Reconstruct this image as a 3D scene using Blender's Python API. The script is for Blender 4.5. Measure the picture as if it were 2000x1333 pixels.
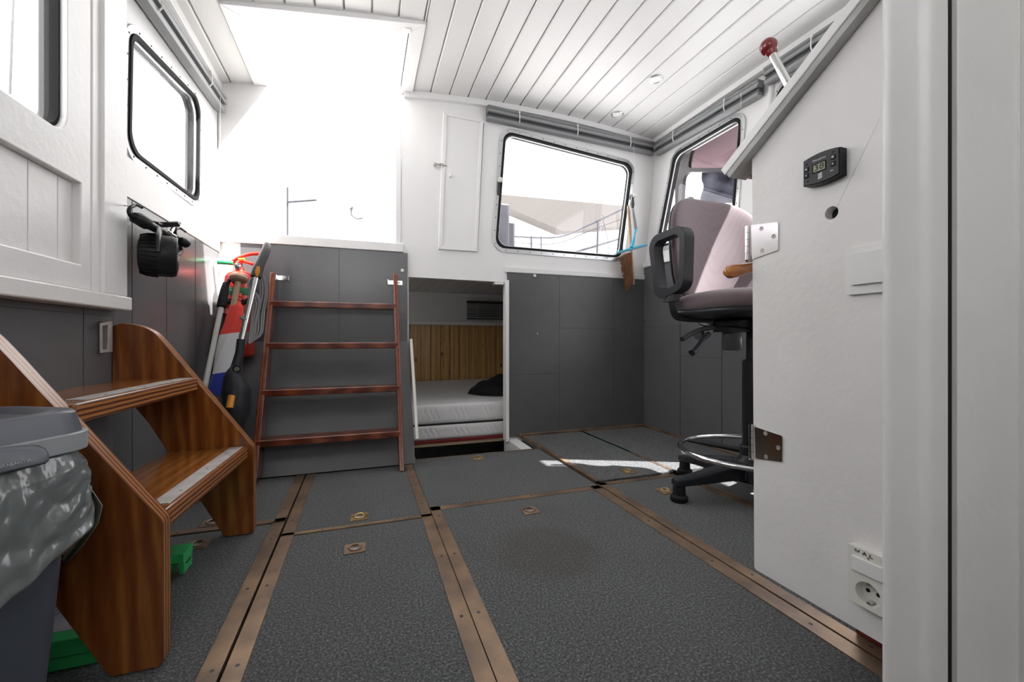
import bpy, bmesh, math, random
from mathutils import Vector, Matrix, noise
from mathutils.geometry import tessellate_polygon
random.seed(4)
for o in list(bpy.data.objects): bpy.data.objects.remove(o)
SC = bpy.context.scene; COL = SC.collection
PI = math.pi
# ------------------------------------------------------------------ camera
FPX = 827.0; SN, CS = .3305, .9438; HY = 662.0; HC = .63
cd = bpy.data.cameras.new('camera'); cam = bpy.data.objects.new('camera', cd); COL.objects.link(cam)
cd.sensor_width = 36; cd.lens = FPX/2000*36; cd.shift_y = -4.5/2000; cd.clip_start = .02
cam.location = (0, 0, HC); cam.rotation_euler = (PI/2, 0, -math.asin(SN)); SC.camera = cam
# ------------------------------------------------------------------ light
wd = bpy.data.worlds.new('world'); SC.world = wd; wd.use_nodes = True
bg = wd.node_tree.nodes['Background']; bg.inputs[0].default_value = (1, .99, .985, 1); bg.inputs[1].default_value = 4.5
SUN = Vector((-.62, .25, -1)).normalized()
sd = bpy.data.lights.new('sun', 'SUN'); sd.energy = 32; sd.angle = math.radians(.6); sd.color = (1, .97, .93)
so = bpy.data.objects.new('sun', sd); COL.objects.link(so); so.location = (4, 0, 6)
so.rotation_euler = SUN.to_track_quat('-Z', 'Y').to_euler()
def area(loc, direction, sx, sy, e, col=(1, 1, 1)):
    l = bpy.data.lights.new('fill_light', 'AREA'); l.shape = 'RECTANGLE'; l.size = sx; l.size_y = sy; l.energy = e; l.color = col
    o = bpy.data.objects.new('fill_light', l); COL.objects.link(o); o.location = loc
    o.rotation_euler = Vector(direction).to_track_quat('-Z', 'Z').to_euler()
# added fill lamp behind the camera, standing in for unseen forward windows
area((.15, -.86, 1.5), (0, 1, -.25), 1.3, .5, 4.6)
VS = SC.view_settings; VS.view_transform = 'Standard'; VS.look = 'None'; VS.gamma = 1; VS.exposure = 0.0; VS.use_curve_mapping = False
# ------------------------------------------------------------------ pixel to world on a known plane
def ray(px, py):
    t = (px-1000)/FPX; return Vector((SN+t*CS, CS-t*SN, (HY-py)/FPX))
O = Vector((0, 0, HC))
def onY(px, py, Y): r = ray(px, py); return O+r*(Y/r.y)
def onX(px, py, X): r = ray(px, py); return O+r*(X/r.x)
def onZ(px, py, Z): r = ray(px, py); return O+r*((Z-HC)/r.z)
# ------------------------------------------------------------------ materials
def mat(name, col, rough=.5, metal=0, var=0, vscale=20, bump=0, bscale=60, coat=0, col2=None, stretch=(1, 1, 1), trans=0, sheen=0, detail=4):
    m = bpy.data.materials.new(name); m.use_nodes = True; nt = m.node_tree; N = nt.nodes; L = nt.links
    p = N['Principled BSDF']; p.inputs['Base Color'].default_value = (*col, 1); p.inputs['Roughness'].default_value = rough
    p.inputs['Metallic'].default_value = metal; p.inputs['Coat Weight'].default_value = coat; p.inputs['Coat Roughness'].default_value = .08
    p.inputs['Sheen Weight'].default_value = sheen
    if trans: p.inputs['Transmission Weight'].default_value = trans
    tc = N.new('ShaderNodeTexCoord'); mp = N.new('ShaderNodeMapping'); mp.inputs['Scale'].default_value = stretch
    L.new(tc.outputs['Object'], mp.inputs[0])
    if var or col2:
        nz = N.new('ShaderNodeTexNoise'); nz.inputs['Scale'].default_value = vscale; nz.inputs['Detail'].default_value = detail
        L.new(mp.outputs[0], nz.inputs['Vector'])
        r = N.new('ShaderNodeValToRGB'); L.new(nz.outputs[0], r.inputs[0])
        c2 = col2 or tuple(c*(1-var) for c in col)
        r.color_ramp.elements[0].position = .35; r.color_ramp.elements[1].position = .65
        r.color_ramp.elements[0].color = (*c2, 1); r.color_ramp.elements[1].color = (*col, 1)
        L.new(r.outputs[0], p.inputs['Base Color'])
    if bump:
        n2 = N.new('ShaderNodeTexNoise'); n2.inputs['Scale'].default_value = bscale; n2.inputs['Detail'].default_value = 3
        L.new(mp.outputs[0], n2.inputs['Vector'])
        b = N.new('ShaderNodeBump'); b.inputs['Strength'].default_value = bump; b.inputs['Distance'].default_value = .004
        L.new(n2.outputs[0], b.inputs['Height']); L.new(b.outputs[0], p.inputs['Normal'])
        if coat: L.new(b.outputs[0], p.inputs['Coat Normal'])
    return m
def nn(m, t): return m.node_tree.nodes.new(t)
M = {}
M['white'] = mat('white_paint', (.845, .84, .835), .34, bump=.10, bscale=35, var=.03, vscale=3)
M['white_dirty'] = mat('white_paint_worn', (.81, .80, .79), .32, bump=.22, bscale=45, col2=(.76, .75, .735), vscale=5)
M['ceil'] = mat('ceiling_paint', (.73, .725, .71), .42, bump=.03, bscale=25)
M['ceil_gap'] = mat('ceiling_gap', (.42, .42, .42), .8)
M['grey'] = mat('grey_paint', (.125, .126, .133), .24, bump=.10, bscale=130, var=.06, vscale=6)
M['grey_rough'] = mat('grey_paint_rolled', (.105, .106, .111), .24, bump=.33, bscale=170, var=.06, vscale=8)
M['seam'] = mat('seam_dark', (.02, .02, .022), .6)
M['brass'] = mat('brass_worn', (.30, .20, .125), .42, .6, col2=(.155, .108, .080), vscale=9, bump=.06, bscale=90)
M['brassy'] = mat('brass_gold', (.62, .44, .20), .33, .85, col2=(.35, .25, .13), vscale=40)
M['teal'] = mat('verdigris', (.14, .30, .29), .55, .2, col2=(.22, .42, .40), vscale=30)
M['steel'] = mat('stainless_steel', (.62, .61, .59), .14, 1)
M['alu'] = mat('aluminium', (.62, .63, .64), .30, .85, bump=.02, bscale=200)
M['alu_worn'] = mat('aluminium_worn', (.50, .47, .45), .45, .5, var=.25, vscale=30)
M['chrome'] = mat('chrome', (.8, .8, .8), .06, 1)
M['black'] = mat('black_plastic', (.016, .017, .019), .35)
M['blackg'] = mat('black_gloss_plastic', (.012, .012, .014), .18)
M['rubber'] = mat('black_rubber', (.012, .012, .012), .7)
M['chairp'] = mat('charcoal_plastic', (.022, .024, .028), .38, bump=.05, bscale=400)
M['darkgrey'] = mat('dark_grey_plastic', (.055, .056, .06), .4)
M['blind'] = mat('blind_cassette_grey', (.24, .245, .25), .38, .3)
M['blind_l'] = mat('blind_cassette_light', (.42, .43, .44), .35, .3)
M['blind_d'] = mat('blind_cassette_dark', (.06, .062, .066), .5)
M['plastic_w'] = mat('white_plastic', (.80, .80, .78), .28)
M['plastic_c'] = mat('cream_plastic', (.76, .75, .70), .3)
M['dark'] = mat('dark_void', (.012, .012, .012), .9)
M['pine'] = None
M['mattress'] = mat('mattress_ticking', (.70, .70, .70), .85, bump=.1, bscale=90, sheen=.2)
M['piping'] = mat('black_piping', (.01, .01, .012), .7)
M['blackcloth'] = mat('black_cloth', (.008, .008, .009), .85, bump=.3, bscale=300)
M['redboard'] = mat('red_board', (.17, .012, .014), .4)
M['plyedge'] = mat('plywood_raw', (.42, .32, .20), .7, var=.2, vscale=20)
M['extred'] = mat('extinguisher_red', (.62, .035, .02), .25, coat=.4)
M['green'] = mat('green_plastic', (.045, .44, .135), .32)
M['greenband'] = mat('green_band', (.02, .16, .07), .45)
M['paper'] = mat('white_label_paper', (.55, .55, .60), .6, col2=(.42, .42, .48), vscale=14)
M['binlid'] = mat('bin_lid_grey', (.10, .108, .128), .38)
M['binrim'] = mat('bin_rim_light_grey', (.30, .32, .33), .4)
M['binbody'] = mat('bin_body_slate', (.050, .060, .080), .5, bump=.03, bscale=300)
M['orange'] = mat('orange_plastic', (.75, .30, .03), .35)
M['cord'] = mat('grey_cord', (.22, .22, .23), .5)
M['bristle'] = mat('bristle_brown', (.30, .13, .06), .8, col2=(.14, .055, .025), vscale=50, stretch=(3, 1, .3))
M['beech'] = mat('beech_wood', (.50, .35, .24), .5, col2=(.42, .28, .18), vscale=8, stretch=(8, 8, 1))
M['blue'] = mat('light_blue_plastic', (.03, .42, .62), .35)
M['knobred'] = mat('dark_red_knob', (.20, .016, .018), .12, coat=.6)
M['graywood'] = mat('weathered_grey_wood', (.52, .52, .505), .7, col2=(.36, .36, .35), vscale=14, stretch=(1, .25, 1), bump=.3, bscale=60)
M['lamp'] = mat('lamp_lens', (.85, .85, .78), .3)
M['lcd'] = mat('lcd_green_grey', (.32, .34, .22), .25)
M['print_w'] = mat('white_print', (.7, .7, .7), .5)
M['print_k'] = mat('black_print', (.02, .02, .03), .5)
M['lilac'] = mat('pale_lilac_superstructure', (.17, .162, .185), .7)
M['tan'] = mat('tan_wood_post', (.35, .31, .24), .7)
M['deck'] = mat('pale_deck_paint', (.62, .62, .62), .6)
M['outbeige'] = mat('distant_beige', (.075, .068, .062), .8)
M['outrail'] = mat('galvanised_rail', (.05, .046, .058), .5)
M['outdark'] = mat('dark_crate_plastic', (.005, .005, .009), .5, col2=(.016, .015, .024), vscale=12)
M['maroon'] = mat('maroon_frame', (.010, .006, .007), .5)
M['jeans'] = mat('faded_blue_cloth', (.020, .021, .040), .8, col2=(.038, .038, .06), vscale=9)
M['stain_y'] = mat('rust_stain', (.62, .58, .42), .5)
def glass(name, tint, refl=1.0):
    m = bpy.data.materials.new(name); m.use_nodes = True; nt = m.node_tree; N = nt.nodes; L = nt.links
    N.remove(N['Principled BSDF']); t = N.new('ShaderNodeBsdfTransparent'); t.inputs[0].default_value = (*tint, 1)
    g = N.new('ShaderNodeBsdfGlossy'); g.inputs['Roughness'].default_value = .01
    lw = N.new('ShaderNodeLayerWeight'); lw.inputs[0].default_value = .5; pw_ = N.new('ShaderNodeMath'); pw_.operation = 'POWER'; pw_.inputs[1].default_value = 5
    f = N.new('ShaderNodeMath'); f.operation = 'MULTIPLY_ADD'; f.inputs[1].default_value = .8; f.inputs[2].default_value = .03; mx = N.new('ShaderNodeMixShader')
    L.new(lw.outputs['Facing'], pw_.inputs[0]); L.new(pw_.outputs[0], f.inputs[0])
    L.new(f.outputs[0], mx.inputs[0]); L.new(t.outputs[0], mx.inputs[1]); L.new(g.outputs[0], mx.inputs[2])
    L.new(mx.outputs[0], N['Material Output'].inputs[0]); return m
M['glass'] = glass('window_glass', (.96, .96, .975)); M['pinkglass'] = glass('tinted_pink_glass', (.315, .245, .262))
for k_ in ('black', 'blackg', 'rubber', 'chairp', 'darkgrey', 'piping'): M[k_].node_tree.nodes['Principled BSDF'].inputs['Specular IOR Level'].default_value = .22
# carpet
def carpet_mat():
    m = mat('carpet_speckled', (.05, .05, .05), .95, sheen=.15); nt = m.node_tree; N = nt.nodes; L = nt.links; p = N['Principled BSDF']
    tc = N.new('ShaderNodeTexCoord'); v = N.new('ShaderNodeTexNoise'); v.inputs['Scale'].default_value = 190; v.inputs['Detail'].default_value = 6; v.inputs['Roughness'].default_value = .7
    L.new(tc.outputs['Object'], v.inputs['Vector'])
    r = N.new('ShaderNodeValToRGB'); L.new(v.outputs[0], r.inputs[0]); e = r.color_ramp.elements
    e[0].position = .36; e[0].color = (.010, .011, .012, 1); e[1].position = .66; e[1].color = (.185, .197, .199, 1)
    k = e.new(.5); k.color = (.050, .054, .056, 1)
    big = N.new('ShaderNodeTexNoise'); big.inputs['Scale'].default_value = 5; big.inputs['Detail'].default_value = 5; L.new(tc.outputs['Object'], big.inputs['Vector'])
    rb = N.new('ShaderNodeValToRGB'); L.new(big.outputs[0], rb.inputs[0]); rb.color_ramp.elements[0].color = (.8, .78, .76, 1); rb.color_ramp.elements[1].color = (1.1, 1.1, 1.1, 1)
    mx = N.new('ShaderNodeMixRGB'); mx.blend_type = 'MULTIPLY'; mx.inputs[0].default_value = 1; L.new(r.outputs[0], mx.inputs[1]); L.new(rb.outputs[0], mx.inputs[2])
    # worn round stain
    geo = N.new('ShaderNodeNewGeometry'); vm = N.new('ShaderNodeVectorMath'); vm.operation = 'DISTANCE'; vm.inputs[1].default_value = (.513, 1.15, 0)
    L.new(geo.outputs['Position'], vm.inputs[0]); nz = N.new('ShaderNodeTexNoise'); nz.inputs['Scale'].default_value = 9; L.new(geo.outputs['Position'], nz.inputs['Vector'])
    ad = N.new('ShaderNodeMath'); ad.operation = 'MULTIPLY_ADD'; ad.inputs[1].default_value = .08; L.new(nz.outputs[0], ad.inputs[0]); L.new(vm.outputs['Value'], ad.inputs[2])
    rs = N.new('ShaderNodeValToRGB'); rs.color_ramp.elements[0].position = .155; rs.color_ramp.elements[0].color = (.80, .72, .66, 1); rs.color_ramp.elements[1].position = .215; rs.color_ramp.elements[1].color = (1, 1, 1, 1)
    L.new(ad.outputs[0], rs.inputs[0]); m2 = N.new('ShaderNodeMixRGB'); m2.blend_type = 'MULTIPLY'; m2.inputs[0].default_value = 1
    L.new(mx.outputs[0], m2.inputs[1]); L.new(rs.outputs[0], m2.inputs[2]); L.new(m2.outputs[0], p.inputs['Base Color'])
    b = N.new('ShaderNodeBump'); b.inputs['Strength'].default_value = .6; b.inputs['Distance'].default_value = .003; L.new(v.outputs[0], b.inputs['Height']); L.new(b.outputs[0], p.inputs['Normal'])
    return m
M['carpet'] = carpet_mat()
def wood_mat(name, c1, c2, c3, scale=(1, 1, 1), rot=(0, 0, 0), rough=.22, coat=.5, wscale=9, dist=5, mixn=.6, knots=0):
    m = mat(name, c1, rough, coat=coat); nt = m.node_tree; N = nt.nodes; L = nt.links; p = N['Principled BSDF']
    tc = N.new('ShaderNodeTexCoord'); mp = N.new('ShaderNodeMapping'); mp.inputs['Scale'].default_value = scale; mp.inputs['Rotation'].default_value = rot
    L.new(tc.outputs['Object'], mp.inputs[0])
    w = N.new('ShaderNodeTexWave'); w.inputs['Scale'].default_value = wscale; w.inputs['Distortion'].default_value = dist; w.inputs['Detail'].default_value = 3; w.inputs['Detail Scale'].default_value = 1.2
    L.new(mp.outputs[0], w.inputs['Vector'])
    n = N.new('ShaderNodeTexNoise'); n.inputs['Scale'].default_value = 14; n.inputs['Detail'].default_value = 6; L.new(mp.outputs[0], n.inputs['Vector'])
    a = N.new('ShaderNodeMixRGB'); a.inputs[0].default_value = mixn; L.new(w.outputs[0], a.inputs[1]); L.new(n.outputs[0], a.inputs[2])
    r = N.new('ShaderNodeValToRGB'); L.new(a.outputs[0], r.inputs[0]); e = r.color_ramp.elements
    e[0].position = .2; e[0].color = (*c2, 1); e[1].position = .8; e[1].color = (*c3, 1); k = e.new(.5); k.color = (*c1, 1)
    if knots:
        vo = N.new('ShaderNodeTexVoronoi'); vo.inputs['Scale'].default_value = knots; m3 = N.new('ShaderNodeMapping'); m3.inputs['Scale'].default_value = (1, .05, .6); L.new(tc.outputs['Object'], m3.inputs[0]); L.new(m3.outputs[0], vo.inputs['Vector'])
        r3 = N.new('ShaderNodeValToRGB'); r3.color_ramp.elements[0].position = .06; r3.color_ramp.elements[0].color = (.35, .25, .2, 1); r3.color_ramp.elements[1].position = .16; L.new(vo.outputs['Distance'], r3.inputs[0])
        m4 = N.new('ShaderNodeMixRGB'); m4.blend_type = 'MULTIPLY'; m4.inputs[0].default_value = 1; L.new(r.outputs[0], m4.inputs[1]); L.new(r3.outputs[0], m4.inputs[2]); L.new(m4.outputs[0], p.inputs['Base Color'])
    else: L.new(r.outputs[0], p.inputs['Base Color'])
    return m
M['stair'] = wood_mat('varnished_plywood', (.200, .060, .013), (.110, .028, .007), (.33, .120, .027), (4.5, 1, .55), (0, .55, 0), .16, .6, 2.2, 7, .72, 7)
M['tread'] = wood_mat('varnished_plywood_tread', (.26, .092, .022), (.17, .052, .012), (.38, .15, .040), (5, .5, 1), (0, 0, .2), .2, .5, 2.5, 6, .7)
M['mahog'] = wood_mat('varnished_mahogany', (.135, .030, .014), (.075, .016, .009), (.24, .065, .028), (.8, 6, 6), (0, 0, 0), .2, .5, 3, 3)
M['mahogv'] = wood_mat('varnished_mahogany_side', (.15, .036, .016), (.075, .017, .009), (.25, .070, .030), (8, 8, .7), (0, 0, 0), .2, .5, 3, 3)
M['pine'] = wood_mat('knotty_pine', (.54, .31, .11), (.36, .18, .055), (.66, .42, .17), (7, 1, .5), (0, 0, 0), .3, .3, .8, 5, .75, 9)
M['wheelwood'] = wood_mat('varnished_wheel_wood', (.42, .14, .03), (.20, .05, .012), (.55, .26, .06), (1, 6, 9), (0, 1.5, 0), .12, .8, 1, 2, .8)
def ply_edge(name, axis, freq, ph):
    m = mat(name, (.3, .1, .03), .30, coat=.08); nt = m.node_tree; N = nt.nodes; L = nt.links; p = N['Principled BSDF']
    tc = N.new('ShaderNodeTexCoord'); s = N.new('ShaderNodeSeparateXYZ'); L.new(tc.outputs['Object'], s.inputs[0])
    nz = N.new('ShaderNodeTexNoise'); nz.inputs['Scale'].default_value = 12; L.new(tc.outputs['Object'], nz.inputs['Vector'])
    a = N.new('ShaderNodeMath'); a.operation = 'MULTIPLY_ADD'; a.inputs[1].default_value = freq; a.inputs[2].default_value = ph; L.new(s.outputs[axis], a.inputs[0])
    q = N.new('ShaderNodeMath'); q.operation = 'MULTIPLY_ADD'; q.inputs[1].default_value = .25; L.new(nz.outputs[0], q.inputs[0]); L.new(a.outputs[0], q.inputs[2])
    f = N.new('ShaderNodeMath'); f.operation = 'FRACT'; L.new(q.outputs[0], f.inputs[0])
    r = N.new('ShaderNodeValToRGB'); L.new(f.outputs[0], r.inputs[0]); e = r.color_ramp.elements
    e[0].position = .0; e[0].color = (.075, .018, .008, 1); e[1].position = 1; e[1].color = (.075, .018, .008, 1)
    for ps, c in ((.30, (.10, .028, .010)), (.45, (.42, .17, .045)), (.85, (.34, .12, .03))): k = e.new(ps); k.color = (*c, 1)
    L.new(r.outputs[0], p.inputs['Base Color']); return m
M['edgeY'] = ply_edge('plywood_edge_y', 1, 95, .2); M['edgeZ'] = ply_edge('plywood_edge_z', 2, 95, .1)
def fabric_mat():
    m = mat('mauve_weave', (.15, .11, .12), .9, sheen=.3); nt = m.node_tree; N = nt.nodes; L = nt.links; p = N['Principled BSDF']
    tc = N.new('ShaderNodeTexCoord'); v = N.new('ShaderNodeTexVoronoi'); v.inputs['Scale'].default_value = 150; v.distance = 'CHEBYCHEV'; v.inputs['Randomness'].default_value = .15
    L.new(tc.outputs['Object'], v.inputs['Vector']); r = N.new('ShaderNodeValToRGB'); L.new(v.outputs['Distance'], r.inputs[0])
    r.color_ramp.elements[0].color = (.155, .113, .124, 1); r.color_ramp.elements[1].position = .6; r.color_ramp.elements[1].color = (.105, .075, .084, 1); L.new(r.outputs[0], p.inputs['Base Color'])
    b = N.new('ShaderNodeBump'); b.inputs['Strength'].default_value = .15; b.inputs['Distance'].default_value = .001; b.invert = True; L.new(v.outputs['Distance'], b.inputs['Height']); L.new(b.outputs[0], p.inputs['Normal'])
    return m
M['fabric'] = fabric_mat()
def flag_mat(z1, z2, dz):
    m = mat('flag_red_white_blue', (.7, .7, .7), .8, bump=.15, bscale=60, sheen=.2); nt = m.node_tree; N = nt.nodes; L = nt.links; p = N['Principled BSDF']
    tc = N.new('ShaderNodeTexCoord'); s = N.new('ShaderNodeSeparateXYZ'); L.new(tc.outputs['Object'], s.inputs[0])
    a = N.new('ShaderNodeMath'); a.operation = 'MULTIPLY_ADD'; a.inputs[1].default_value = dz; L.new(s.outputs[0], a.inputs[0]); L.new(s.outputs[2], a.inputs[2])
    r = N.new('ShaderNodeValToRGB'); r.color_ramp.interpolation = 'CONSTANT'; L.new(a.outputs[0], r.inputs[0]); e = r.color_ramp.elements
    e[0].position = 0; e[0].color = (.012, .035, .28, 1); e[1].position = z1; e[1].color = (.66, .66, .68, 1); k = e.new(z2); k.color = (.70, .045, .03, 1)
    L.new(r.outputs[0], p.inputs['Base Color']); return m
def bag_mat():
    m = mat('grey_bin_bag_film', (.145, .160, .160), .20, coat=.5, bump=.9, bscale=26, stretch=(1, 1, .45)); return m
M['bag'] = bag_mat()
M['bag_in'] = mat('bag_fold_olive', (.17, .165, .12), .3)
# ------------------------------------------------------------------ mesh helpers
def nb(): return bmesh.new()
def box(bm, x0, x1, y0, y1, z0, z1, mi=0, mtx=None):
    vs = [bm.verts.new(Vector(p)) for p in ((x0, y0, z0), (x1, y0, z0), (x1, y1, z0), (x0, y1, z0), (x0, y0, z1), (x1, y0, z1), (x1, y1, z1), (x0, y1, z1))]
    if mtx:
        for v in vs: v.co = mtx @ v.co
    for f in ((0, 3, 2, 1), (4, 5, 6, 7), (0, 1, 5, 4), (1, 2, 6, 5), (2, 3, 7, 6), (3, 0, 4, 7)):
        fc = bm.faces.new([vs[i] for i in f]); fc.material_index = mi
    return bm
def frame_of(d):
    d = d.normalized(); a = Vector((0, 0, 1)) if abs(d.z) < .9 else Vector((1, 0, 0))
    u = d.cross(a).normalized(); return u, d.cross(u).normalized()
def tube(bm, pts, r, n=12, closed=False, cap=True, flat=1.0, mi=0):
    pts = [Vector(p) for p in pts]; k = len(pts); rs = r if isinstance(r, (list, tuple)) else [r]*k
    rings = []; u = None
    for i, p in enumerate(pts):
        if closed: d = pts[(i+1) % k]-pts[i-1]
        else: d = pts[min(i+1, k-1)]-pts[max(i-1, 0)]
        d.normalize()
        if u is None: u, v = frame_of(d)
        else: u = (u-d*u.dot(d)).normalized(); v = d.cross(u)
        rings.append([bm.verts.new(p+(u*math.cos(2*PI*j/n)+v*math.sin(2*PI*j/n)*flat)*rs[i]) for j in range(n)])
    for i in range(k if closed else k-1):
        a = rings[i]; b = rings[(i+1) % k]
        for j in range(n): f = bm.faces.new((a[j], a[(j+1) % n], b[(j+1) % n], b[j])); f.material_index = mi
    if cap and not closed:
        f = bm.faces.new(rings[0][::-1]); f.material_index = mi; f = bm.faces.new(rings[-1]); f.material_index = mi
    return bm
def rod(bm, a, b, r, r2=None, n=16, mi=0): return tube(bm, [a, b], [r, r if r2 is None else r2], n, mi=mi)
def lathe(bm, base, axis, prof, n=24, mi=0, cap=True):
    base = Vector(base); d = Vector(axis).normalized(); u, v = frame_of(d); rings = []
    for r, h in prof: rings.append([bm.verts.new(base+d*h+(u*math.cos(2*PI*j/n)+v*math.sin(2*PI*j/n))*max(r, 1e-5)) for j in range(n)])
    for a, b in zip(rings, rings[1:]):
        for j in range(n): f = bm.faces.new((a[j], a[(j+1) % n], b[(j+1) % n], b[j])); f.material_index = mi
    if cap and prof[0][0] > 1e-4: bm.faces.new(rings[0][::-1]).material_index = mi
    if prof[-1][0] > 1e-4: bm.faces.new(rings[-1]).material_index = mi
    return bm
def catmull(P, n=8, closed=False):
    P = [Vector(p) for p in P]; out = []; k = len(P)
    for i in range(k if closed else k-1):
        p0 = P[i-1] if (closed or i) else P[0]; p1 = P[i]; p2 = P[(i+1) % k]; p3 = P[(i+2) % k] if closed else P[min(i+2, k-1)]
        for j in range(n):
            t = j/n; out.append(.5*((2*p1)+(-p0+p2)*t+(2*p0-5*p1+4*p2-p3)*t*t+(-p0+3*p1-3*p2+p3)*t**3))
    if not closed: out.append(P[-1])
    return out
def rpoly(pts, r, n=8):
    out = []; k = len(pts); rr = r if isinstance(r, (list, tuple)) else [r]*k
    for i in range(k):
        p = Vector(pts[i]); a = (Vector(pts[i-1])-p); b = (Vector(pts[(i+1) % k])-p); R = rr[i]
        if R <= 0: out.append(tuple(p)); continue
        ang = a.angle(b); t = min(R/math.tan(ang/2), a.length*.49, b.length*.49); R2 = t*math.tan(ang/2)
        A = p+a.normalized()*t; B = p+b.normalized()*t; c = p+(a.normalized()+b.normalized()).normalized()*(R2/math.sin(ang/2))
        a0 = math.atan2(A.y-c.y, A.x-c.x); a1 = math.atan2(B.y-c.y, B.x-c.x); da = (a1-a0+PI) % (2*PI)-PI
        for j in range(n+1): q = a0+da*j/n; out.append((c.x+R2*math.cos(q), c.y+R2*math.sin(q)))
    return out
def inset(pts, d):   # shrink a convex outline
    k = len(pts); c = sum((Vector(p) for p in pts), Vector((0, 0)))/k; out = []
    for i in range(k):
        p = Vector(pts[i]); a = (p-Vector(pts[i-1])).normalized(); b = (Vector(pts[(i+1) % k])-p).normalized()
        n1 = Vector((-a.y, a.x)); n2 = Vector((-b.y, b.x))
        if n1.dot(c-p) < 0: n1 = -n1
        if n2.dot(c-p) < 0: n2 = -n2
        h = (n1+n2).normalized(); out.append(tuple(p+h*d/max(.3, h.dot(n1))))
    return out
def plate(bm, outer, holes, w0, w1, mp, mi=0, me=None):
    """flat plate with holes; mp(u,v,w) -> point"""
    me = mi if me is None else me
    loops = [outer]+list(holes); V = [[Vector((p[0], p[1], 0)) for p in l] for l in loops]
    tris = tessellate_polygon(V); flat = [p for l in loops for p in l]
    A = [bm.verts.new(mp(p[0], p[1], w0)) for p in flat]; B = [bm.verts.new(mp(p[0], p[1], w1)) for p in flat]
    for t in tris:
        for S_ in (A, B):
            try: bm.faces.new([S_[i] for i in t]).material_index = mi
            except ValueError: pass
    s = 0
    for l in loops:
        k = len(l)
        for i in range(k): bm.faces.new((A[s+i], A[s+(i+1) % k], B[s+(i+1) % k], B[s+i])).material_index = me
        s += k
    return bm
def mY(Y=0, s=1): return lambda u, v, w: Vector((u, Y+w*s, v))         # u=x v=z, thickness along y
def mX(X=0, s=1): return lambda u, v, w: Vector((X+w*s, u, v))         # u=y v=z
def mZ(Z=0, s=1): return lambda u, v, w: Vector((u, v, Z+w*s))
def RW(z): return 1.905+.105*(z-1.08) if z > 1.08 else 1.905           # starboard wall leans out above the rail
def mR(off=0): return lambda u, v, w: Vector((RW(v)+off+w, u, v))
def obj(name, bm, m, parent=None, bev=0, smooth=True, seg=2, sub=0, origin=None):
    bmesh.ops.recalc_face_normals(bm, faces=bm.faces)
    me = bpy.data.meshes.new(name); bm.to_mesh(me); bm.free()
    o = bpy.data.objects.new(name, me); COL.objects.link(o)
    for x in (m if isinstance(m, (list, tuple)) else [m]): me.materials.append(M[x] if isinstance(x, str) else x)
    if sub: s = o.modifiers.new('sub', 'SUBSURF'); s.levels = sub; s.render_levels = sub
    if bev: b = o.modifiers.new('bev', 'BEVEL'); b.width = bev; b.segments = seg; b.limit_method = 'ANGLE'; b.angle_limit = math.radians(40)
    if smooth:
        me.polygons.foreach_set('use_smooth', [True]*len(me.polygons))
        if not sub:
            me.edges.foreach_set('use_edge_sharp', [False]*len(me.edges)); me.set_sharp_from_angle(angle=math.radians(38))
            if bev: o.modifiers.new('wn', 'WEIGHTED_NORMAL').keep_sharp = True
    if parent:
        o.parent = parent; o.matrix_parent_inverse = Matrix.Translation(parent.location).inverted() if not parent.parent else (parent.parent_mtx if False else Matrix.Identity(4))
    return o
def thing(name, label, cat, loc=(0, 0, 0), group=None):
    o = bpy.data.objects.new(name, None); COL.objects.link(o); o.location = loc; o.empty_display_size = .05
    return tag(o, label, cat, group)
def tag(o, label, cat, group=None):
    o['label'] = label; o['category'] = cat
    if group: o['group'] = group
    return o
def struct(name, bm, m, **k): o = obj(name, bm, m, **k); o['kind'] = 'structure'; return o
def text_bm(s, size, mp, depth=.0006, bold=0, sp=1):
    c = bpy.data.curves.new('t', 'FONT'); c.body = s; c.size = size; c.align_x = 'CENTER'; c.align_y = 'CENTER'; c.offset = bold; c.space_character = sp; c.resolution_u = 3
    o = bpy.data.objects.new('t', c); COL.objects.link(o); bpy.context.view_layer.update()
    me = o.to_mesh(); bm = nb(); bm.from_mesh(me); o.to_mesh_clear(); bpy.data.objects.remove(o)
    r = bmesh.ops.extrude_face_region(bm, geom=bm.faces[:])
    for g in r['geom']:
        if isinstance(g, bmesh.types.BMVert): g.co.z += depth
    for v in bm.verts: v.co = mp(v.co.x, v.co.y, v.co.z)
    return bm
def copy_tree(o, parent=None):
    c = o.copy(); COL.objects.link(c)
    if parent: c.parent = parent
    for ch in o.children: copy_tree(ch, c)
    return c
def screw(bm, p, nrm, r=.004, mi=0):
    lathe(bm, p, nrm, [(r, 0), (r, .0008), (r*.7, .0018), (0.0, .002)], 10, mi); return bm

# ================================================================== SETTING
XL = -.705; YB = 2.56; YF = -.92
def zc(x): return 2.118-.063*(x-1.0)**2
# ---- back wall with the companionway, the berth opening and the aft window
win_b = [tuple(onY(px, py, YB).xz) for px, py in ((985, 258), (1234, 323), (1211, 503), (968, 483))]
winb_hole = rpoly(win_b, .06, 8)
top = [(1.9+.105*.98, zc(1.99)+.03)]+[(1.99-i*(1.99-.215)/10, zc(1.99-i*(1.99-.215)/10)+.03) for i in range(1, 11)]
outer = [(XL, -.1), (.25, -.1), (.25, .995), (.858, .99), (.858, -.1), (1.905, -.1), (1.905, 1.08)]+top+[(.205, 1.165), (-.475, 1.165), (-.475, zc(-.475)+.03), (XL, zc(XL)+.03)]
bm = nb(); plate(bm, outer, [winb_hole], 0, .045, mY(YB)); struct('wall_back', bm, 'white', smooth=False)
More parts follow.
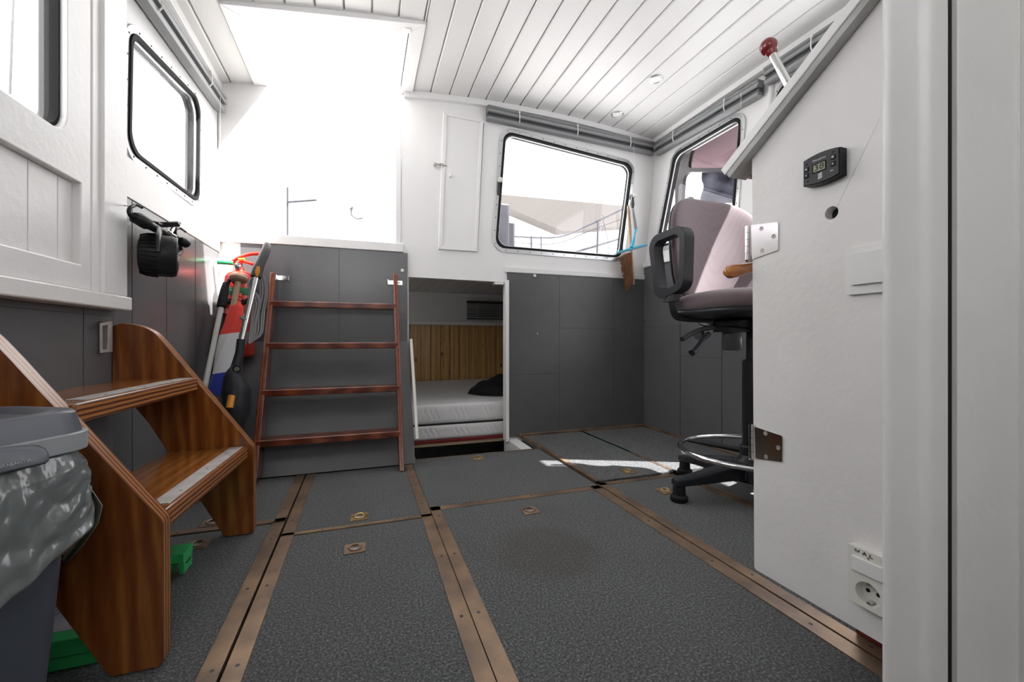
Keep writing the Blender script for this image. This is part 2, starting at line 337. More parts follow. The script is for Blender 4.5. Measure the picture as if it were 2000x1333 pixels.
# ---- starboard wall
w3 = [tuple(p.yz) for p in (onX(1330, 300, 1.985), onX(1452, 238, 1.985), onX(1456, 420, 1.94), onX(1296, 468, 1.93))]
w3 = [(2.335, 1.875), (1.80, 1.875), (1.80, 1.26), (2.44, 1.26)]
w3h = rpoly(w3, .06, 8)
w4 = [(1.582, 1.90), (.82, 1.90), (.82, .56), (1.582, .56)]; w4h = rpoly(w4, .05, 8)
bm = nb()
plate(bm, [(YF, -.1), (2.60, -.1), (2.60, 1.08), (1.59, 1.08), (1.59, .55), (.81, .55), (.81, 1.08), (YF, 1.08)], [], 0, .04, mR())
plate(bm, [(YF, 1.08), (.81, 1.08), (.81, 1.91), (1.59, 1.91), (1.59, 1.08), (2.60, 1.08), (2.60, 2.12), (YF, 2.12)], [w3h], 0, .04, mR())
struct('wall_right', bm, 'white', smooth=False)
# ---- port wall
w2 = [(1.645, 1.205), (2.262, 1.222), (2.262, 1.693), (1.645, 1.612)]
w2 = [(1.655, 1.225), (2.250, 1.240), (2.262, 1.70), (1.668, 1.612)]; w2h = rpoly(w2, .065, 8)
w1 = [(.45, 1.115), (1.30, 1.115), (1.30, 1.75), (.45, 1.75)]; w1h = rpoly(w1, .05, 8)
bm = nb(); plate(bm, [(YF, -.1), (2.60, -.1), (2.60, 1.99), (YF, 1.99)], [w2h, [(.40, 1.08), (1.345, 1.08), (1.345, 1.80), (.40, 1.80)]], 0, -.04, mX(XL)); struct('wall_left', bm, 'white', smooth=False)
# ---- forward wall (behind the camera) with a wide window
bm = nb(); plate(bm, [(XL-.04, -.1), (2.05, -.1), (2.05, 2.14), (XL-.04, 2.0)], [[(-.5, 1.35), (.1, 1.35), (.1, 1.8), (-.5, 1.8)]], 0, -.04, mY(YF)); struct('wall_front', bm, 'white', smooth=False)
# ---- ceiling of tongue and groove boards
HX0, HX1, HY0 = -.475, .205, 2.03
bm = nb(); i = 0; x = -.76; pw = .1135
def plank(x0, x1, y0, y1):
    g = .0022; vs = []
    a, b = x0+g, x1-g
    for (X, dz) in ((a, .006), (a+.005, 0), (b-.005, 0), (b, .006)): vs.append((X, zc(X)+dz))
    A = [bm.verts.new((X, y0, z)) for X, z in vs]; B = [bm.verts.new((X, y1, z)) for X, z in vs]
    for k in range(3): bm.faces.new((A[k], A[k+1], B[k+1], B[k]))
    A2 = [bm.verts.new((vs[0][0], y0, zc(a)+.016)), bm.verts.new((vs[3][0], y0, zc(b)+.016))]; B2 = [bm.verts.new((vs[0][0], y1, zc(a)+.016)), bm.verts.new((vs[3][0], y1, zc(b)+.016))]
    bm.faces.new((A[0], A2[0], B2[0], B[0])); bm.faces.new((A[3], A2[1], B2[1], B[3])); bm.faces.new(B+[B2[1], B2[0]]); bm.faces.new(A[::-1]+[A2[0], A2[1]])
while x < 2.06:
    x1 = x+pw; y1 = YB-.004
    segs = [(x, x1)]
    if x < HX1+.065 and x1 > HX0-.065:
        a, b = max(x, HX0-.065), min(x1, HX1+.065); plank(a, b, YF, HY0-.065)
        segs = [s for s in ((x, HX0-.065), (HX1+.065, x1)) if s[1]-s[0] > .012 and s[0] >= x-1e-6 and s[1] <= x1+1e-6]
    for s in segs: plank(s[0], s[1], YF, y1)
    x = x1
# backing boards over the planks, around the hatch
def slab(x0, x1, y0, y1, o0, o1, n=14, mi=1):
    for k in range(n):
        a = x0+(x1-x0)*k/n; b = x0+(x1-x0)*(k+1)/n
        v = [bm.verts.new(p) for p in ((a, y0, zc(a)+o0), (b, y0, zc(b)+o0), (b, y1, zc(b)+o0), (a, y1, zc(a)+o0), (a, y0, zc(a)+o1), (b, y0, zc(b)+o1), (b, y1, zc(b)+o1), (a, y1, zc(a)+o1))]
        for f in ((0, 3, 2, 1), (4, 5, 6, 7), (0, 1, 5, 4), (2, 3, 7, 6))+(((3, 0, 4, 7),) if k == 0 else ())+(((1, 2, 6, 5),) if k == n-1 else ()):
            bm.faces.new([v[q] for q in f]).material_index = mi
slab(XL-.06, 2.08, YF-.05, HY0, .012, .05); slab(XL-.06, HX0-.004, HY0, YB+.05, .012, .05, 4); slab(HX1, 2.08, HY0, YB+.05, .012, .05, 12)
struct('ceiling', bm, ['ceil', 'ceil_gap'], smooth=False)
# hatch trim: flat white boards under the ceiling with mitred corners
bm = nb()
def zq(p, o): return Vector((p[0], p[1], zc(p[0])+o))
a, b = .066, 0
OUT = [(HX0-a, HY0-a), (HX1+a, HY0-a), (HX1+a, YB-.001), (HX0-a, YB-.001)]; IN = [(HX0, HY0), (HX1, HY0), (HX1, YB-.001), (HX0, YB-.001)]
for k, (i0, i1) in enumerate(((0, 1), (1, 2), (3, 0))):
    q = [OUT[i0], OUT[i1], IN[i1], IN[i0]]; n = 6
    lo = [bm.verts.new(zq(p, -.012)) for p in q]; hi = [bm.verts.new(zq(p, .05)) for p in q]
    bm.faces.new(lo); bm.faces.new(hi)
    for j in range(4): bm.faces.new((lo[j], lo[(j+1) % 4], hi[(j+1) % 4], hi[j]))
struct('trim_1', bm, 'white', bev=.002, smooth=False)
# upstand of the roof hatch and slid-back lid seen from outside
bm = nb(); box(bm, HX0-.03, HX0-.003, HY0-.03, YB+.04, 1.975, 2.20); box(bm, HX1, HX1+.03, HY0-.03, YB+.04, 2.13, 2.20); box(bm, HX0, HX1, HY0-.03, HY0, 2.06, 2.20)
struct('trim_2', bm, 'white')
# batten under the ceiling along the back wall
bm = nb(); n = 12
for k in range(n):
    a = .225+(1.985-.225)*k/n; b = .225+(1.985-.225)*(k+1)/n
    v = [bm.verts.new(p) for p in ((a, YB-.028, zc(a)-.034), (b, YB-.028, zc(b)-.034), (b, YB, zc(b)-.034), (a, YB, zc(a)-.034), (a, YB-.028, zc(a)), (b, YB-.028, zc(b)), (b, YB, zc(b)), (a, YB, zc(a)))]
    for f in ((0, 3, 2, 1), (4, 5, 6, 7), (0, 1, 5, 4), (2, 3, 7, 6))+(((3, 0, 4, 7),) if k == 0 else ())+(((1, 2, 6, 5),) if k == n-1 else ()): bm.faces.new([v[q] for q in f])
bmesh.ops.remove_doubles(bm, verts=bm.verts, dist=1e-5); struct('trim_3', bm, 'white')
bm = nb(); box(bm, 1.955, 1.99, YF, YB-.03, 2.03, 2.07); struct('trim_4', bm, 'white', bev=.004)
bm = nb(); box(bm, XL, XL+.02, 1.60, YB, 1.905, 1.945); struct('trim_5', bm, 'white', bev=.004)
# ---- companionway frame, sill and the white board left of it
bm = nb()
box(bm, HX0-.012, HX1+.015, YB-.02, YB+.10, 1.135, 1.185); struct('trim_6', bm, 'white', bev=.003)
bm = nb(); box(bm, HX1-.03, HX1+.002, YB-.004, YB+.09, 1.187, 2.12); box(bm, HX0, HX0+.05, YB+.01, YB+.09, 1.187, 2.04); struct('trim_7', bm, 'white', bev=.003)
bm = nb(); box(bm, XL+.002, HX0-.006, YB-.022, YB-.001, 1.128, 1.985)
struct('trim_8', bm, 'white', bev=.003)
# ---- grey panelling
def vplate(name, x0, x1, y, z0, z1, m='grey', t=.012, vs=(), hs=(), **k):
    bm = nb(); box(bm, x0, x1, y-t, y-.0005, z0, z1)
    for s in vs: box(bm, s-.0011, s+.0011, y-t-.0006, y-t+.001, z0, z1, 1)
    for (s, a, b) in hs: box(bm, a, b, y-t-.0006, y-t+.001, s-.0011, s+.0011, 1)
    return struct(name, bm, [m, 'seam'], smooth=False, **k)
vplate('wall_back_panelling', XL+.10, .243, YB, .60, 1.132, vs=(-.51, -.13), t=.016)
vplate('wall_back_panelling', .862, 1.904, YB, .0, 1.052, 'grey_rough', vs=(1.225, 1.64), hs=((.70, 1.225, 1.64), (.40, .862, 1.225)))
def rplate(name, y0, y1, z0, z1, vs=(), hs=()):
    bm = nb(); box(bm, 1.893, 1.9045, y0, y1, z0, z1)
    for s in vs: box(bm, 1.8915, 1.894, s-.0012, s+.0012, z0, z1, 1)
    for (s, a, b) in hs: box(bm, 1.8915, 1.894, a, b, s-.001, s+.001, 1)
    return struct(name, bm, ['grey', 'seam'], smooth=False)
rplate('wall_right_panelling', 1.615, YB-.013, 0, 1.135, vs=(2.18, 1.85), hs=((.71, 2.18, 2.54), (.52, 1.85, 2.18)))
bm = nb(); box(bm, XL+.0005, XL+.006, YF, 1.572, 0, .725); box(bm, XL+.0005, XL+.006, 1.573, YB-.017, 0, 1.073)
for s in (1.43, 1.68, 1.93, 2.22): box(bm, XL+.005, XL+.0068, s-.001, s+.001, 0, .72 if s < 1.5 else 1.073, 1)
box(bm, XL+.005, XL+.0068, YF, 1.57, .695, .697, 1)
struct('wall_left_panelling', bm, ['grey', 'seam'], smooth=False)
# white cap boards above the grey panels
bm = nb(); box(bm, .850, 1.904, YB-.02, YB-.001, 1.052, 1.085); struct('trim_9', bm, 'white', bev=.003)
bm = nb(); box(bm, 1.878, 1.904, 1.615, YB-.02, 1.135, 1.165); struct('trim_10', bm, 'white', bev=.003)
bm = nb(); box(bm, .845, .866, YB-.035, YB+.03, -.02, 1.0); struct('trim_11', bm, 'white', bev=.003)
bm = nb(); box(bm, XL+.001, XL+.010, 1.57, YB-.02, 1.073, 1.20); struct('trim_12', bm, 'white', bev=.002)
# lower grey panel leaning out behind the ladder, white batten on its free edge
bm = nb(); yb = 2.175
for (x0, x1) in ((-.66, .245),):
    v = [bm.verts.new(p) for p in ((x0, yb, .002), (x1, yb, .002), (x1, YB-.03, .615), (x0, YB-.03, .615), (x0, yb+.02, .002), (x1, yb+.02, .002), (x1, YB-.012, .615), (x0, YB-.012, .615))]
    for f in ((0, 1, 2, 3), (4, 7, 6, 5), (0, 4, 5, 1), (1, 5, 6, 2), (2, 6, 7, 3), (3, 7, 4, 0)): bm.faces.new([v[q] for q in f])
struct('wall_back_lower_panel', bm, 'grey', smooth=False)
bm = nb(); rodv = Vector((0, YB-.03-yb, .6)).normalized(); nrm = Vector((0, -rodv.z, rodv.y))
def along(p, L, w, t, x0, x1):
    q = [p, p+rodv*L, p+rodv*L+nrm*t, p+nrm*t]
    A = [bm.verts.new((x0, a.y, a.z)) for a in q]; B = [bm.verts.new((x1, a.y, a.z)) for a in q]
    bm.faces.new(A[::-1]); bm.faces.new(B)
    for j in range(4): bm.faces.new((A[j], A[(j+1) % 4], B[(j+1) % 4], B[j]))
along(Vector((0, yb, .12)), .585, 0, .012, .246, .262); struct('trim_13', bm, 'plastic_c', bev=.002)
# ---- aft cabin shell seen through the berth opening
bm = nb(); x0, x1, y0, y1, z0, z1 = -.9, 1.93, YB+.046, 4.20, -.72, 1.10
box(bm, x0, x1, y1, y1+.03, z0, 1.2); box(bm, x0-.03, x0, y0, y1, z0, 1.2); box(bm, x1, x1+.03, y0, y1, z0, 1.2); struct('wall_aft_cabin', bm, 'white', smooth=False)
bm = nb(); k = x0
while k < x1: box(bm, k+.002, min(k+.088, x1), y0, y1, 1.085, 1.10); k += .09
box(bm, x0, x1, y0, y1, 1.094, 1.13); struct('ceiling_aft_cabin', bm, 'ceil', smooth=False)
bm = nb(); box(bm, x0, x1, 1.5, y1, -.75, -.72); box(bm, x0, x1, 1.47, 1.5, -.75, -.03); box(bm, x0-.03, x0, 1.5, YB+.05, -.75, -.03); box(bm, x1, x1+.03, 1.5, YB+.05, -.75, -.03); struct('floor_aft_cabin', bm, 'dark')  # cabin floor, plus dark plates added below the main floor to stop light leaks
bm = nb(); box(bm, x0, x1, y1-.075, y1, .765, .80); struct('trim_14', bm, 'white', bev=.003)
bm = nb(); k = x0
while k < x1: box(bm, k+.001, k+.092, y1-.03, y1-.001, .15, .765); k += .095
struct('wall_aft_cabin_pine', bm, 'pine', bev=.004, smooth=False)
# ---- floor base (with the well in front of the berth)
bm = nb()
box(bm, XL-.04, .25, YF, 2.30, -.07, -.03); box(bm, .25, .90, YF, 2.235, -.07, -.03); box(bm, .90, 1.95, YF, YB, -.07, -.03)
box(bm, .25, .262, 2.235, YB, -.35, -.012, 1); box(bm, .862, .93, 2.235, YB, -.35, -.012, 1)
struct('floor', bm, ['dark', 'white'], smooth=False)
bm = nb(); box(bm, .936, 1.892, YB-.034, YB-.0135, .0, .022); struct('baseboard_back', bm, 'brass', bev=.003)
bm = nb(); box(bm, 1.872, 1.8925, .3, YB-.035, .0, .018); struct('baseboard_right', bm, 'brass', bev=.003)
# ================================================================== windows
def window_frame(name, outline, mapf, side, fr=.030, pane='glass', rb=.06, label=None):
    """aluminium ring screwed to the inside, rubber seal and pane in the wall"""
    o = rpoly([tuple(Vector(p)) for p in inset(outline, -fr)], rb+.03, 10); i = rpoly(outline, rb, 10)
    bm = nb(); plate(bm, o, [rpoly(inset(outline, -.004), rb, 10)], -.007*side, 0, mapf)
    fo = obj(name, bm, 'alu', bev=.002); fo['kind'] = 'structure'
    bm = nb(); plate(bm, rpoly(inset(outline, -.004), rb, 10), [rpoly(inset(outline, .009), rb, 10)], -.012*side, .042*side, mapf); s = obj('window_seal', bm, 'rubber', fo, bev=.001)
    bm = nb(); plate(bm, rpoly(inset(outline, .006), rb, 10), [rpoly(inset(outline, .015), rb, 10)], .0*side, .008*side, mapf); obj('window_sash', bm, 'alu', fo, bev=.001)
    bm = nb(); plate(bm, rpoly(inset(outline, .012), rb, 10), [], .010*side, .014*side, mapf); obj('window_pane', bm, pane, fo, smooth=False)
    bm = nb(); ol = rpoly(inset(outline, -fr*.55), rb+.015, 10); L = sum((Vector(ol[k])-Vector(ol[k-1])).length for k in range(len(ol))); acc = 0; nx = .04
    for k in range(len(ol)):
        a = Vector(ol[k-1]); b = Vector(ol[k]); d = (b-a).length
        while nx < acc+d and nx < L-.03:
            q = a+(b-a)*((nx-acc)/d); c = mapf(q.x, q.y, -.007*side); n_ = (mapf(q.x, q.y, -.02*side)-c); screw(bm, c, n_, .0035); nx += .082
        acc += d
    obj('window_screws', bm, 'darkgrey', fo)
    return fo
window_frame('window_1', win_b, mY(YB), 1)
window_frame('window_2', w2, mX(XL), -1)
window_frame('window_3', w3, mR(), 1)
window_frame('window_4', w4, mR(), 1)
# ---- door on the port side: frame post, stiles, planked panel, window, sill
bm = nb(); box(bm, XL+.001, XL+.040, 1.395, 1.575, .752, 1.955); box(bm, XL+.03, XL+.048, 1.43, 1.50, .752, 1.955)
struct('door_1_frame', bm, 'white_dirty', bev=.006)
bm = nb(); box(bm, XL+.001, XL+.055, YF, 1.565, .713, .752); struct('door_1_sill', bm, 'white_dirty', bev=.004)
DX = XL+.010; TH = .030
bm = nb(); plate(bm, [(.25, .754), (1.392, .754), (1.392, 1.93), (.25, 1.93)], [[(.36, .815), (1.352, .815), (1.352, 1.018), (.36, 1.018)], w1h], 0, TH, mX(DX))
door = struct('door_1', bm, 'white_dirty', bev=.003, smooth=False)
bm = nb(); y = .36
while y < 1.35: box(bm, DX+.002, DX+.012, y+.001, min(y+.093, 1.352), .815, 1.018); y += .094
obj('panel_boards', bm, 'white_dirty', door, bev=.0015, smooth=False)
bm = nb(); box(bm, DX-.004, DX+.002, .36, 1.352, .80, 1.03); obj('panel_back', bm, 'white_dirty', door)
bm = nb(); plate(bm, rpoly(inset(w1, -.002), .05), [rpoly(inset(w1, .006), .05)], -.02, TH*.55, mX(DX)); obj('window_seal', bm, 'rubber', door)
bm = nb(); plate(bm, rpoly(inset(w1, .005), .05), [], .004, .008, mX(DX)); obj('door_pane', bm, 'glass', door, smooth=False)
# ================================================================== near door frame on the right
PX = .74
bm = nb()
prof = [(.613, .3470), (.611, .3435), (.6135, .3410), (.6195, .3395), (.650, .3320), (.657, .3292), (.660, .3255), (.667, .3232), (.6885, .3192), (.6905, .3205), (.6910, .375), (.68, .385), (.66, .370), (.62, .350)]
A = [bm.verts.new((x, y, -.03)) for x, y in prof]; B = [bm.verts.new((x, y, 2.10)) for x, y in prof]
bm.faces.new(A[::-1]); bm.faces.new(B)
for k in range(len(prof)): bm.faces.new((A[k], A[(k+1) % len(prof)], B[(k+1) % len(prof)], B[k]))
struct('door_2_frame', bm, 'white_dirty')
bm = nb(); box(bm, .6912, .7018, .3215, .3270, -.03, 2.10); struct('door_2_seal', bm, 'rubber')
bm = nb(); box(bm, .676, .694, .3150, .3225, .104, .110); struct('door_2_latch_plate', bm, 'alu_worn', bev=.001)
bm = nb(); prof = [(.702, .3165), (.7045, .3150), (.795, .3055), (.799, .3020), (.803, .3005), (1.9, .20), (1.9, .27), (.702, .37)]
A = [bm.verts.new((x, y, -.03)) for x, y in prof]; B = [bm.verts.new((x, y, 2.12)) for x, y in prof]
bm.faces.new(A[::-1]); bm.faces.new(B)
for k in range(len(prof)): bm.faces.new((A[k], A[(k+1) % len(prof)], B[(k+1) % len(prof)], B[k]))
struct('door_2', bm, 'white_dirty')
# ================================================================== roller blind cassettes
def blind(p0, p1, nrm, z0, z1, label, name='roller_blind', hooks=2):
    """extruded box profile between p0 and p1 (2d xy + own z), against a wall with inward normal nrm"""
    t = thing(name, label, 'roller blind', ((p0[0]+p1[0])/2, (p0[1]+p1[1])/2, z0)); n = Vector((nrm[0], nrm[1], 0)).normalized()
    a = Vector((p0[0], p0[1], z0)); b = Vector((p1[0], p1[1], z1))
    def ext(bm, prof):
        A = [bm.verts.new(a+n*u+Vector((0, 0, v))) for u, v in prof]; B = [bm.verts.new(b+n*u+Vector((0, 0, v))) for u, v in prof]
        bm.faces.new(A[::-1]); bm.faces.new(B)
        for k in range(len(prof)): bm.faces.new((A[k], A[(k+1) % len(prof)], B[(k+1) % len(prof)], B[k]))
        return bm
    obj('housing', ext(nb(), [(0, .002), (.050, .002), (.050, -.010), (.042, -.014), (.042, -.026), (.050, -.030), (.050, -.040), (0, -.040)]), 'blind', t, bev=.0015)
    obj('slat', ext(nb(), [(.040, -.0265), (.047, -.024), (.047, -.0295)]), 'blind_l', t)
    obj('fabric_roll', ext(nb(), [(.008, -.041), (.030, -.041), (.038, -.047), (.036, -.060), (.008, -.060)]), 'blind_d', t)
    obj('bottom_bar', ext(nb(), [(.006, -.061), (.044, -.061), (.048, -.068), (.044, -.082), (.006, -.082)]), 'blind', t, bev=.002)
    d = (b-a).normalized()
    for k in range(hooks):
        c = a+(b-a)*((k+.5)/hooks if hooks > 1 else .75)
        bm = nb(); rod(bm, c+n*.050+Vector((0, 0, -.005)), c+n*.056+Vector((0, 0, -.005)), .006); tube(bm, [c+n*.055+Vector((0, 0, -.005)), c+n*.058+Vector((0, 0, -.03)), c+n*.058+Vector((0, 0, -.058)), c+n*.050+Vector((0, 0, -.07))], .003, 8)
        obj('clip', bm, 'plastic_w', t)
    return t
b1 = blind((.722, YB-.002), (1.955, YB-.002), (0, -1), 2.072, 2.030, 'long grey roller blind cassette over the aft window', hooks=3)
b2 = blind((1.985, 2.50), (1.985, 1.66), (-1, 0), 2.012, 1.985, 'grey roller blind cassette over the pink tinted window behind the chair')
b3 = blind((1.985, 1.625), (1.985, .62), (-1, 0), 2.018, 2.010, 'grey roller blind cassette beyond the red knobbed lever')
b4 = blind((XL+.001, 1.50), (XL+.001, 2.50), (1, 0), 1.80, 1.852, 'grey roller blind cassette over the port window beside the companionway')
def cordline(name, pts, r, label, m='plastic_c', cat='cord'):
    bm = nb(); tube(bm, catmull(pts, 6), r, 6); o = obj(name, bm, m); return tag(o, label, cat)
c = Vector((1.93, 1.755, 1.96)); cordline('blind_cord', [c, c+Vector((-.004, -.001, -.3)), c+Vector((-.006, .002, -.66))], .0014, 'thin blind cord hanging in front of the pink tinted window')
c = Vector((XL+.05, 2.40, 1.80)); cordline('blind_cord', [c, c+Vector((0, .001, -.3)), c+Vector((.002, 0, -.58))], .0012, 'thin blind cord hanging right of the port window')
c = Vector((1.775, 2.505, 1.985)); cordline('blind_cord', [c, c+Vector((.01, .002, -.12)), c+Vector((.004, 0, -.25))], .0012, 'short blind cord hanging above the aft window latch')
# recessed ceiling lights
def ceil_light(x, y, label):
    z = zc(x); t = thing('ceiling_light', label, 'ceiling light', (x, y, z), 'round recessed ceiling lights')
    bm = nb(); lathe(bm, (x, y, z+.004), (0, 0, -1), [(.030, 0), (.040, .001), (.041, .007), (.037, .010), (.031, .008), (.030, .004)], 32); obj('lamp_ring', bm, 'alu', t)
    bm = nb(); lathe(bm, (x, y, z+.003), (0, 0, -1), [(.031, 0), (.031, .006), (.024, .0085), (0, .0095)], 32); obj('lamp_lens', bm, 'lamp', t)
    return t
ceil_light(1.556, 1.991, 'round recessed ceiling light nearer the camera, lens clear of the boards'); ceil_light(1.566, 2.386, 'round recessed ceiling light nearest the aft window')

# ================================================================== cupboard door between companionway and window
cb = thing('wall_cupboard', 'narrow tall white wall cupboard with raised border left of the aft window', 'cupboard', (.43, YB-.004, 1.17))
q = [tuple(onY(px, py, YB-.006).xz) for px, py in ((866, 219), (944, 234), (932, 492), (856, 487))]
bm = nb(); plate(bm, q, [], 0, -.006, mY(YB)); obj('door_leaf', bm, 'white', cb, bev=.001, smooth=False)
bm = nb(); qi = inset(q, .022)
for k in range(4):
    f = [q[k], q[(k+1) % 4], qi[(k+1) % 4], qi[k]]; plate(bm, f, [], -.006, -.014, mY(YB))
obj('border_moulding', bm, 'white', cb, bev=.0025, smooth=False)
bm = nb(); plate(bm, [(q[1][0]+.001, q[1][1]-.02), (q[1][0]+.005, q[1][1]-.02), (q[2][0]+.004, q[2][1]+.01), (q[2][0], q[2][1]+.01)], [], -.0005, -.002, mY(YB)); obj('door_gap', bm, 'seam', cb, smooth=False)
kp = onY(880, 343, YB-.03); bm = nb(); lathe(bm, (kp.x, YB-.006, kp.z), (0, -1, 0), [(.006, 0), (.005, .012), (.012, .02), (.014, .028), (.010, .034), (0, .036)], 20); obj('knob', bm, 'plastic_w', cb)
bm = nb(); kp = onY(862, 322, YB-.02); rod(bm, (kp.x-.035, YB-.018, kp.z+.003), (kp.x+.035, YB-.018, kp.z-.002), .0035); box(bm, kp.x-.010, kp.x+.014, YB-.016, YB-.006, kp.z-.010, kp.z+.012)
box(bm, kp.x-.045, kp.x-.03, YB-.022, YB-.001, kp.z-.008, kp.z+.008); rod(bm, (kp.x+.004, YB-.018, kp.z), (kp.x+.004, YB-.022, kp.z-.018), .003)
obj('bolt_latch', bm, 'steel', cb, bev=.001)
# ================================================================== floor hatches
SW = .036
def hatch(x0, x1, y0, y1, label, strips, ring=None, z=0.0, sm='brass', rm='brassy', cat='floor hatch', group='carpeted floor hatches'):
    g = .002; t = thing('floor_hatch', label, cat, ((x0+x1)/2, (y0+y1)/2, z-.03), group)
    bm = nb(); box(bm, x0+g, x1-g, y0+g, y1-g, z-.03, z); obj('carpet_board', bm, 'carpet', t, bev=.002, smooth=False)
    for s in strips:
        w = SW if len(s) < 2 else s[1]; k = s[0]; m_ = sm if len(s) < 3 else s[2]
        if k == 'L': r = (x0+g-.0008, x0+g+w, y0+g, y1-g)
        if k == 'R': r = (x1-g-w, x1-g+.0008, y0+g, y1-g)
        if k == 'N': r = (x0+g, x1-g, y0+g-.0008, y0+g+w)
        if k == 'F': r = (x0+g, x1-g, y1-g-w, y1-g+.0008)
        if k == 'r': r = (x1-g-w, x1-g+.0008, s[3], s[4]); k = 'R'
        bm = nb(); box(bm, r[0], r[1], r[2], r[3], z-.012, z+.0022)
        lo, hi = (r[2], r[3]) if k in 'LR' else (r[0], r[1]); q = lo+.12
        while q < hi-.03:
            c = ((r[0]+r[1])/2+random.uniform(-.003, .003), q, z+.002) if k in 'LR' else (q, (r[2]+r[3])/2, z+.002)
            lathe(bm, c, (0, 0, 1), [(.0045, 0), (.0042, .0006), (.0015, .0008), (0, .0002)], 10, 1); q += .28
        obj('metal_edge_strip', bm, [m_, 'darkgrey'], t, bev=.0006, smooth=False)
    if ring:
        x, y = ring; h = .026; bm = nb()
        sq = rpoly([(x-h*1.15, y-h*1.15), (x+h*1.15, y-h*1.15), (x+h*1.15, y+h*1.15), (x-h*1.15, y+h*1.15)], .003, 3)
        cir = [(x+.021*math.cos(2*PI*k/28), y+.021*math.sin(2*PI*k/28)) for k in range(28)]
        plate(bm, sq, [cir], -.001, .0032, mZ(z)); box(bm, x-.006, x+.006, y+.018, y+.028, z+.002, z+.005)
        for sx, sy in ((1, 1), (1, -1), (-1, 1), (-1, -1)): lathe(bm, (x+sx*.023, y+sy*.023, z+.003), (0, 0, 1), [(.003, 0), (.0015, .0008), (0, .0005)], 8)
        o = obj('pull_ring_plate', bm, rm, t, bev=.0006)
        bm = nb(); lathe(bm, (x, y, z-.0005), (0, 0, 1), [(.0205, 0), (.0205, .0006), (0, .0007)], 24); obj('pull_recess', bm, 'alu_worn', t)
        bm = nb(); tube(bm, [(x+.0155*math.cos(2*PI*k/24), y+.0155*math.sin(2*PI*k/24), z+.0052+.0022*math.sin(2*PI*k/24)) for k in range(24)], .0030, 8, closed=True); obj('pull_ring', bm, rm, t)
    return t
hatch(-.25, .23, 1.51, 2.165, 'grey carpeted floor hatch at the foot of the wooden ladder', (('L',), ('R',), ('N', .018)), (-.014, 1.587))
hatch(-.25, .23, -.3, 1.51, 'long grey carpeted floor hatch beside the stair, ring pull at its far end', (('L',), ('R',)), (-.025, 1.352), rm='brass')
hatch(.23, .95, -.3, 1.59, 'largest carpeted floor hatch with a round dark stain, in the middle of the foreground', (('L',), ('R', .042), ('F', .034)), (.573, 1.438), rm='brass')
hatch(.23, .95, 1.594, 2.245, 'carpeted floor hatch right in front of the open berth', (('F', .008),), (.566, 2.161))
hatch(.954, 1.385, 1.62, YB-.036, 'raised carpeted floor hatch below the dark aft panel, striped by sun', (('L', .022), ('R', .016), ('r', .017, 'teal', 1.98, YB-.04), ), (1.166, 1.69), z=.008)
hatch(.954, 1.385, .45, 1.616, 'carpeted floor hatch beneath the left feet of the office chair', (('L', .036), ('F', .030), ('R', .03)), (1.176, 1.44))
hatch(1.389, 1.870, 1.62, YB-.036, 'carpeted floor hatch in the far starboard corner', (), None, z=.008)
hatch(1.389, 1.870, .45, 1.616, 'carpeted floor hatch under the office chair column', (('L', .02),), None)
hatch(XL+.013, -.254, -.3, 1.63, 'carpeted floor hatch under the varnished stair', (('R',),), (-.478, 1.535), rm='brass')
hatch(XL+.013, -.254, 1.634, 2.165, 'carpeted floor hatch below the flag and vacuum cleaner', (('R',), ('N', .030)), (-.488, 1.700), rm='brass')

# ================================================================== ladder
ld = thing('ladder', 'reddish varnished wooden ladder with four treads leaning below the companionway', 'ladder', (-.14, 2.08, 0))
def lp(z): return 2.055+.445*z          # front edge line of the stringers
for x0, x1, xt in ((-.458, -.432, 0), (.158, .182, 0)):
    bm = nb(); ztop = 1.0 if x0 > 0 else .975
    f = [(lp(.0), .004), (lp(ztop), ztop), (lp(ztop)+.06, ztop), (lp(ztop)+.066, ztop-.03), (lp(.0)+.115, .004)]
    if x0 > 0: f = [(lp(.0), .004), (lp(ztop), ztop), (lp(ztop)+.045, ztop), (lp(ztop)+.048, ztop-.03), (lp(.0)+.085, .004)]
    plate(bm, f, [], x0, x1, lambda u, v, w: Vector((w, u, v))); obj('stringer', bm, 'mahogv', ld, bev=.003)
for z in (.822, .610, .392, .180):
    bm = nb(); box(bm, -.446, .172, lp(z)-.010, lp(z)+.085, z-.031, z); obj('tread', bm, 'mahog', ld, bev=.004)
    bm = nb()
for x in (-.432, .158):
    bm = nb(); s = 1 if x < 0 else 1; z = .955
    box(bm, x-.03, x+.055, 2.538, 2.5405, z-.012, z+.012); box(bm, x+(0 if x < 0 else -.03), x+(.003 if x < 0 else -.027), 2.49, 2.54, z-.012, z+.012)
    screw(bm, (x+.035, 2.538, z), (0, -1, 0), .006); obj('bracket', bm, 'steel', ld, bev=.001)
# ================================================================== port stair
st = thing('stair', 'varnished plywood two-step stair with curved sides against the port wall', 'stair', (-.52, 1.3, 0))
curve = [(-.655, .672), (-.615, .660), (-.580, .632), (-.545, .585)]
def side(y0, y1, dx):
    P = [(XL+.008-dx, .50), (XL+.008-dx, .668), (-.675, .676)]+[(p.x, p.y) for p in catmull([Vector((-.675, .676, 0)), Vector((-.63, .668, 0)), Vector((-.593, .645, 0)), Vector((-.558, .600, 0)), Vector((-.52, .545, 0)), Vector((-.338, .284, 0))], 6)][1:]
    P += [(-.335, .276), (-.334, .012), (-.340, .004), (-.412, .004), (-.42, .012), (-.515, .195), (-.61, .375), (-.66, .45)]
    P = [(max(x+dx, XL+.0075), z) for x, z in P]
    bm = nb(); plate(bm, P, [], y0, y1, lambda u, v, w: Vector((u, w, v)), 0, 1); return bm
obj('side_board', side(1.562, 1.596, 0), ['stair', 'edgeY'], st, bev=.008, seg=3)
